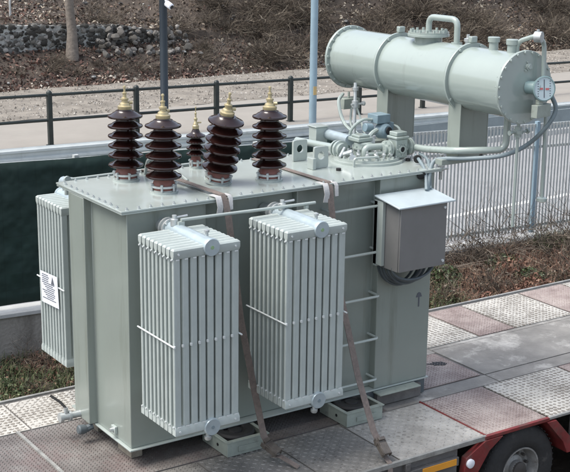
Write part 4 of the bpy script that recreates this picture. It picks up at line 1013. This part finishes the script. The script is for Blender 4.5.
# ================================================================== STRAPS
def ribbon(pts, w, th, wdir):
    """flat webbing following pts; wdir = width direction"""
    b = MB(); P_ = [Vector(p) for p in pts]; vs = []
    for i, p in enumerate(P_):
        t = (P_[min(i+1, len(P_)-1)]-P_[max(i-1, 0)]).normalized(); wd = Vector(wdir); wd = (wd-t*wd.dot(t)).normalized(); n_ = t.cross(wd)
        vs += [p-wd*w/2-n_*th/2, p+wd*w/2-n_*th/2, p+wd*w/2+n_*th/2, p-wd*w/2+n_*th/2]
    fs = []
    for i in range(len(P_)-1):
        a_ = 4*i
        for k in range(4): fs.append((a_+k, a_+(k+1) % 4, a_+4+(k+1) % 4, a_+4+k))
    fs += [(3,2,1,0), tuple(len(vs)-4+k for k in range(4))]
    b.add(vs, fs, False); return b
def strap(path, label, wrapx, wrapw):
    root = empty('tie_down_strap', path[-1]); tag(root, label, 'strap', None)
    b = ribbon(path[:-2], .058, .005, (1,0,0)); b.v = [tuple(Vector(v)-Vector(path[-1])) for v in b.v]; o = b.build('webbing', 'strap', root); fix_normals(o)
    p = [Vector(q)-Vector(path[-1]) for q in path[-3:]]
    dv_ = (p[1]-p[0]).normalized(); zz_ = -dv_; xx_ = Vector((1,0,0)); xx_ = (xx_-zz_*xx_.dot(zz_)).normalized(); yy_ = zz_.cross(xx_)
    mt = Matrix.Translation(p[0]+Vector((0,-.012,.0))) @ Matrix((xx_, yy_, zz_)).transposed().to_4x4()
    b = MB()
    for q in (-.040, .034): b.box(q, q+.006, -.030, .016, -.09, .07, mt)
    b.box(-.034, .034, -.036, -.030, -.085, .02, mt); b.box(-.030, .030, -.052, -.036, .035, .062, mt)
    b.lathe([(.020, -.048), (.020, .048)], mt @ Vector((0,-.006,.035)), xx_, 14); b.lathe([(.026, -.030), (.026, .030)], mt @ Vector((0,-.006,.035)), xx_, 14)
    b.lathe([(.010, -.046), (.010, .046)], mt @ Vector((0,-.010,-.075)), xx_, 10)
    o = b.build('ratchet', 'ratchet', root, .0015); fix_normals(o)
    b = ribbon([p[0]+Vector((.01,-.03,-.07)), p[1], p[2]], .045, .007, (1,0,0)); o = b.build('tail', 'strap', root); fix_normals(o)
    return root
ztop = H+.026
P1 = [(.80,1.24,H-.2),(.80,W+.02,H-.02),(.80,W-.01,ztop-.0),(.83,.6,ztop+.01),(.875,.02,ztop),(.885,-.022,H-.03),(.905,-.035,H-.16),(.95,-.14,1.0),(1.0,-.26,.45),(1.035,-.36,.06),(1.05,-.42,-.02),(1.09,-.52,-.07),(1.17,-.66,DZ-.0)]
strap(P1, 'brown webbing strap coming down between the two front radiators', 0, 0)
P2 = [(1.885,1.24,H-.2),(1.885,W+.02,H-.02),(1.885,W-.01,H+.008),(1.885,.6,H+.008),(1.885,.02,H+.012),(1.885,-.018,H-.03),(1.89,-.03,H-.16),(1.87,-.20,1.1),(1.84,-.52,.45),(1.83,-.76,.06),(1.83,-.86,-.03),(1.825,-.99,-.13),(1.81,-1.03,-.36)]
strap(P2, 'brown webbing strap coming down to the right of the second front radiator', 0, 0)
# protective sleeves where the straps cross the lid edge
for (x, z, lab) in ((.885, ztop, 'white edge protector sleeve under the strap by the leaning bushing'), (1.90, H+.012, 'white edge protector sleeve under the strap near the lifting lugs')):
    b = ribbon([(x-.055,.10,z-.012),(x-.055,.0,z-.010),(x-.058,-.020,z-.03),(x-.05,-.028,z-.09),(x-.06,-.024,z-.16)], .05, .006, (1,0,0)); o1 = b
    c_ = ribbon([(x+.045,.08,z-.012),(x+.045,.0,z-.010),(x+.048,-.018,z-.03),(x+.05,-.022,z-.12)], .035, .006, (1,0,0)); b.add(c_.v, c_.f)
    o = b.build('edge_protector', 'wrap'); fix_normals(o); tag(o, lab, 'edge protector')
# raised strap frame (triangular bracket) left of the leaning bushing
part(lambda b: (b.tube(arc_corner([(.76,1.08,H),(.78,1.06,H+.13),(.86,.95,H+.14),(.90,.60,H+.02)], .03), .014, 8)), 'lid_bracket', 'lid', lidp)

# ================================================================== LIGHT, SKY, CAMERA
w = bpy.data.worlds.new('World'); sc.world = w; w.use_nodes = True
nt_ = w.node_tree; bg = nt_.nodes['Background']
sky = nt_.nodes.new('ShaderNodeTexSky'); sky.sky_type = 'NISHITA'; sky.sun_disc = False
# sun stands behind and left of the transformer
sd = Vector((-.62, .22, 1.15)).normalized()
el = math.asin(sd.z); az = math.atan2(sd.x, sd.y)
sky.sun_elevation = el; sky.sun_rotation = az; sky.air_density = 1.0; sky.dust_density = 3.5; sky.ozone_density = 1.0
hs = nt_.nodes.new('ShaderNodeHueSaturation'); hs.inputs['Saturation'].default_value = .6
nt_.links.new(sky.outputs['Color'], hs.inputs['Color']); nt_.links.new(hs.outputs['Color'], bg.inputs['Color']); bg.inputs['Strength'].default_value = .15
ld = bpy.data.lights.new('sun', 'SUN'); ld.energy = 1.5; ld.angle = math.radians(32); ld.color = (1, .96, .9)
lo = bpy.data.objects.new('sun', ld); C.objects.link(lo); lo.rotation_euler = sd.to_track_quat('Z', 'Y').to_euler(); lo.location = (0, 0, 20)

cd = bpy.data.cameras.new('camera'); co = bpy.data.objects.new('camera', cd); C.objects.link(co)
yaw, pitch, roll = math.radians(33.94133364), math.radians(14.90790636), math.radians(.70113529)
f = Vector((math.sin(yaw)*math.cos(pitch), math.cos(yaw)*math.cos(pitch), -math.sin(pitch)))
r = Vector((math.cos(yaw), -math.sin(yaw), 0)); u = r.cross(f)
r2_ = r*math.cos(roll)+u*math.sin(roll); u2_ = -r*math.sin(roll)+u*math.cos(roll)
mw = Matrix((( r2_.x, u2_.x, -f.x, -4.01081), (r2_.y, u2_.y, -f.y, -8.12535), (r2_.z, u2_.z, -f.z, 4.17311), (0,0,0,1)))
co.matrix_world = mw
cd.sensor_width = 36; cd.lens = 1255.32/570*36; cd.clip_end = 600; cd.clip_start = .1
cd.dof.use_dof = False
sc.camera = co
sc.view_settings.view_transform = 'Standard'; sc.view_settings.look = 'None'; sc.view_settings.gamma = 1; sc.view_settings.use_curve_mapping = False
sc.view_settings.exposure = .9
sc.render.resolution_x = 1024; sc.render.resolution_y = 848
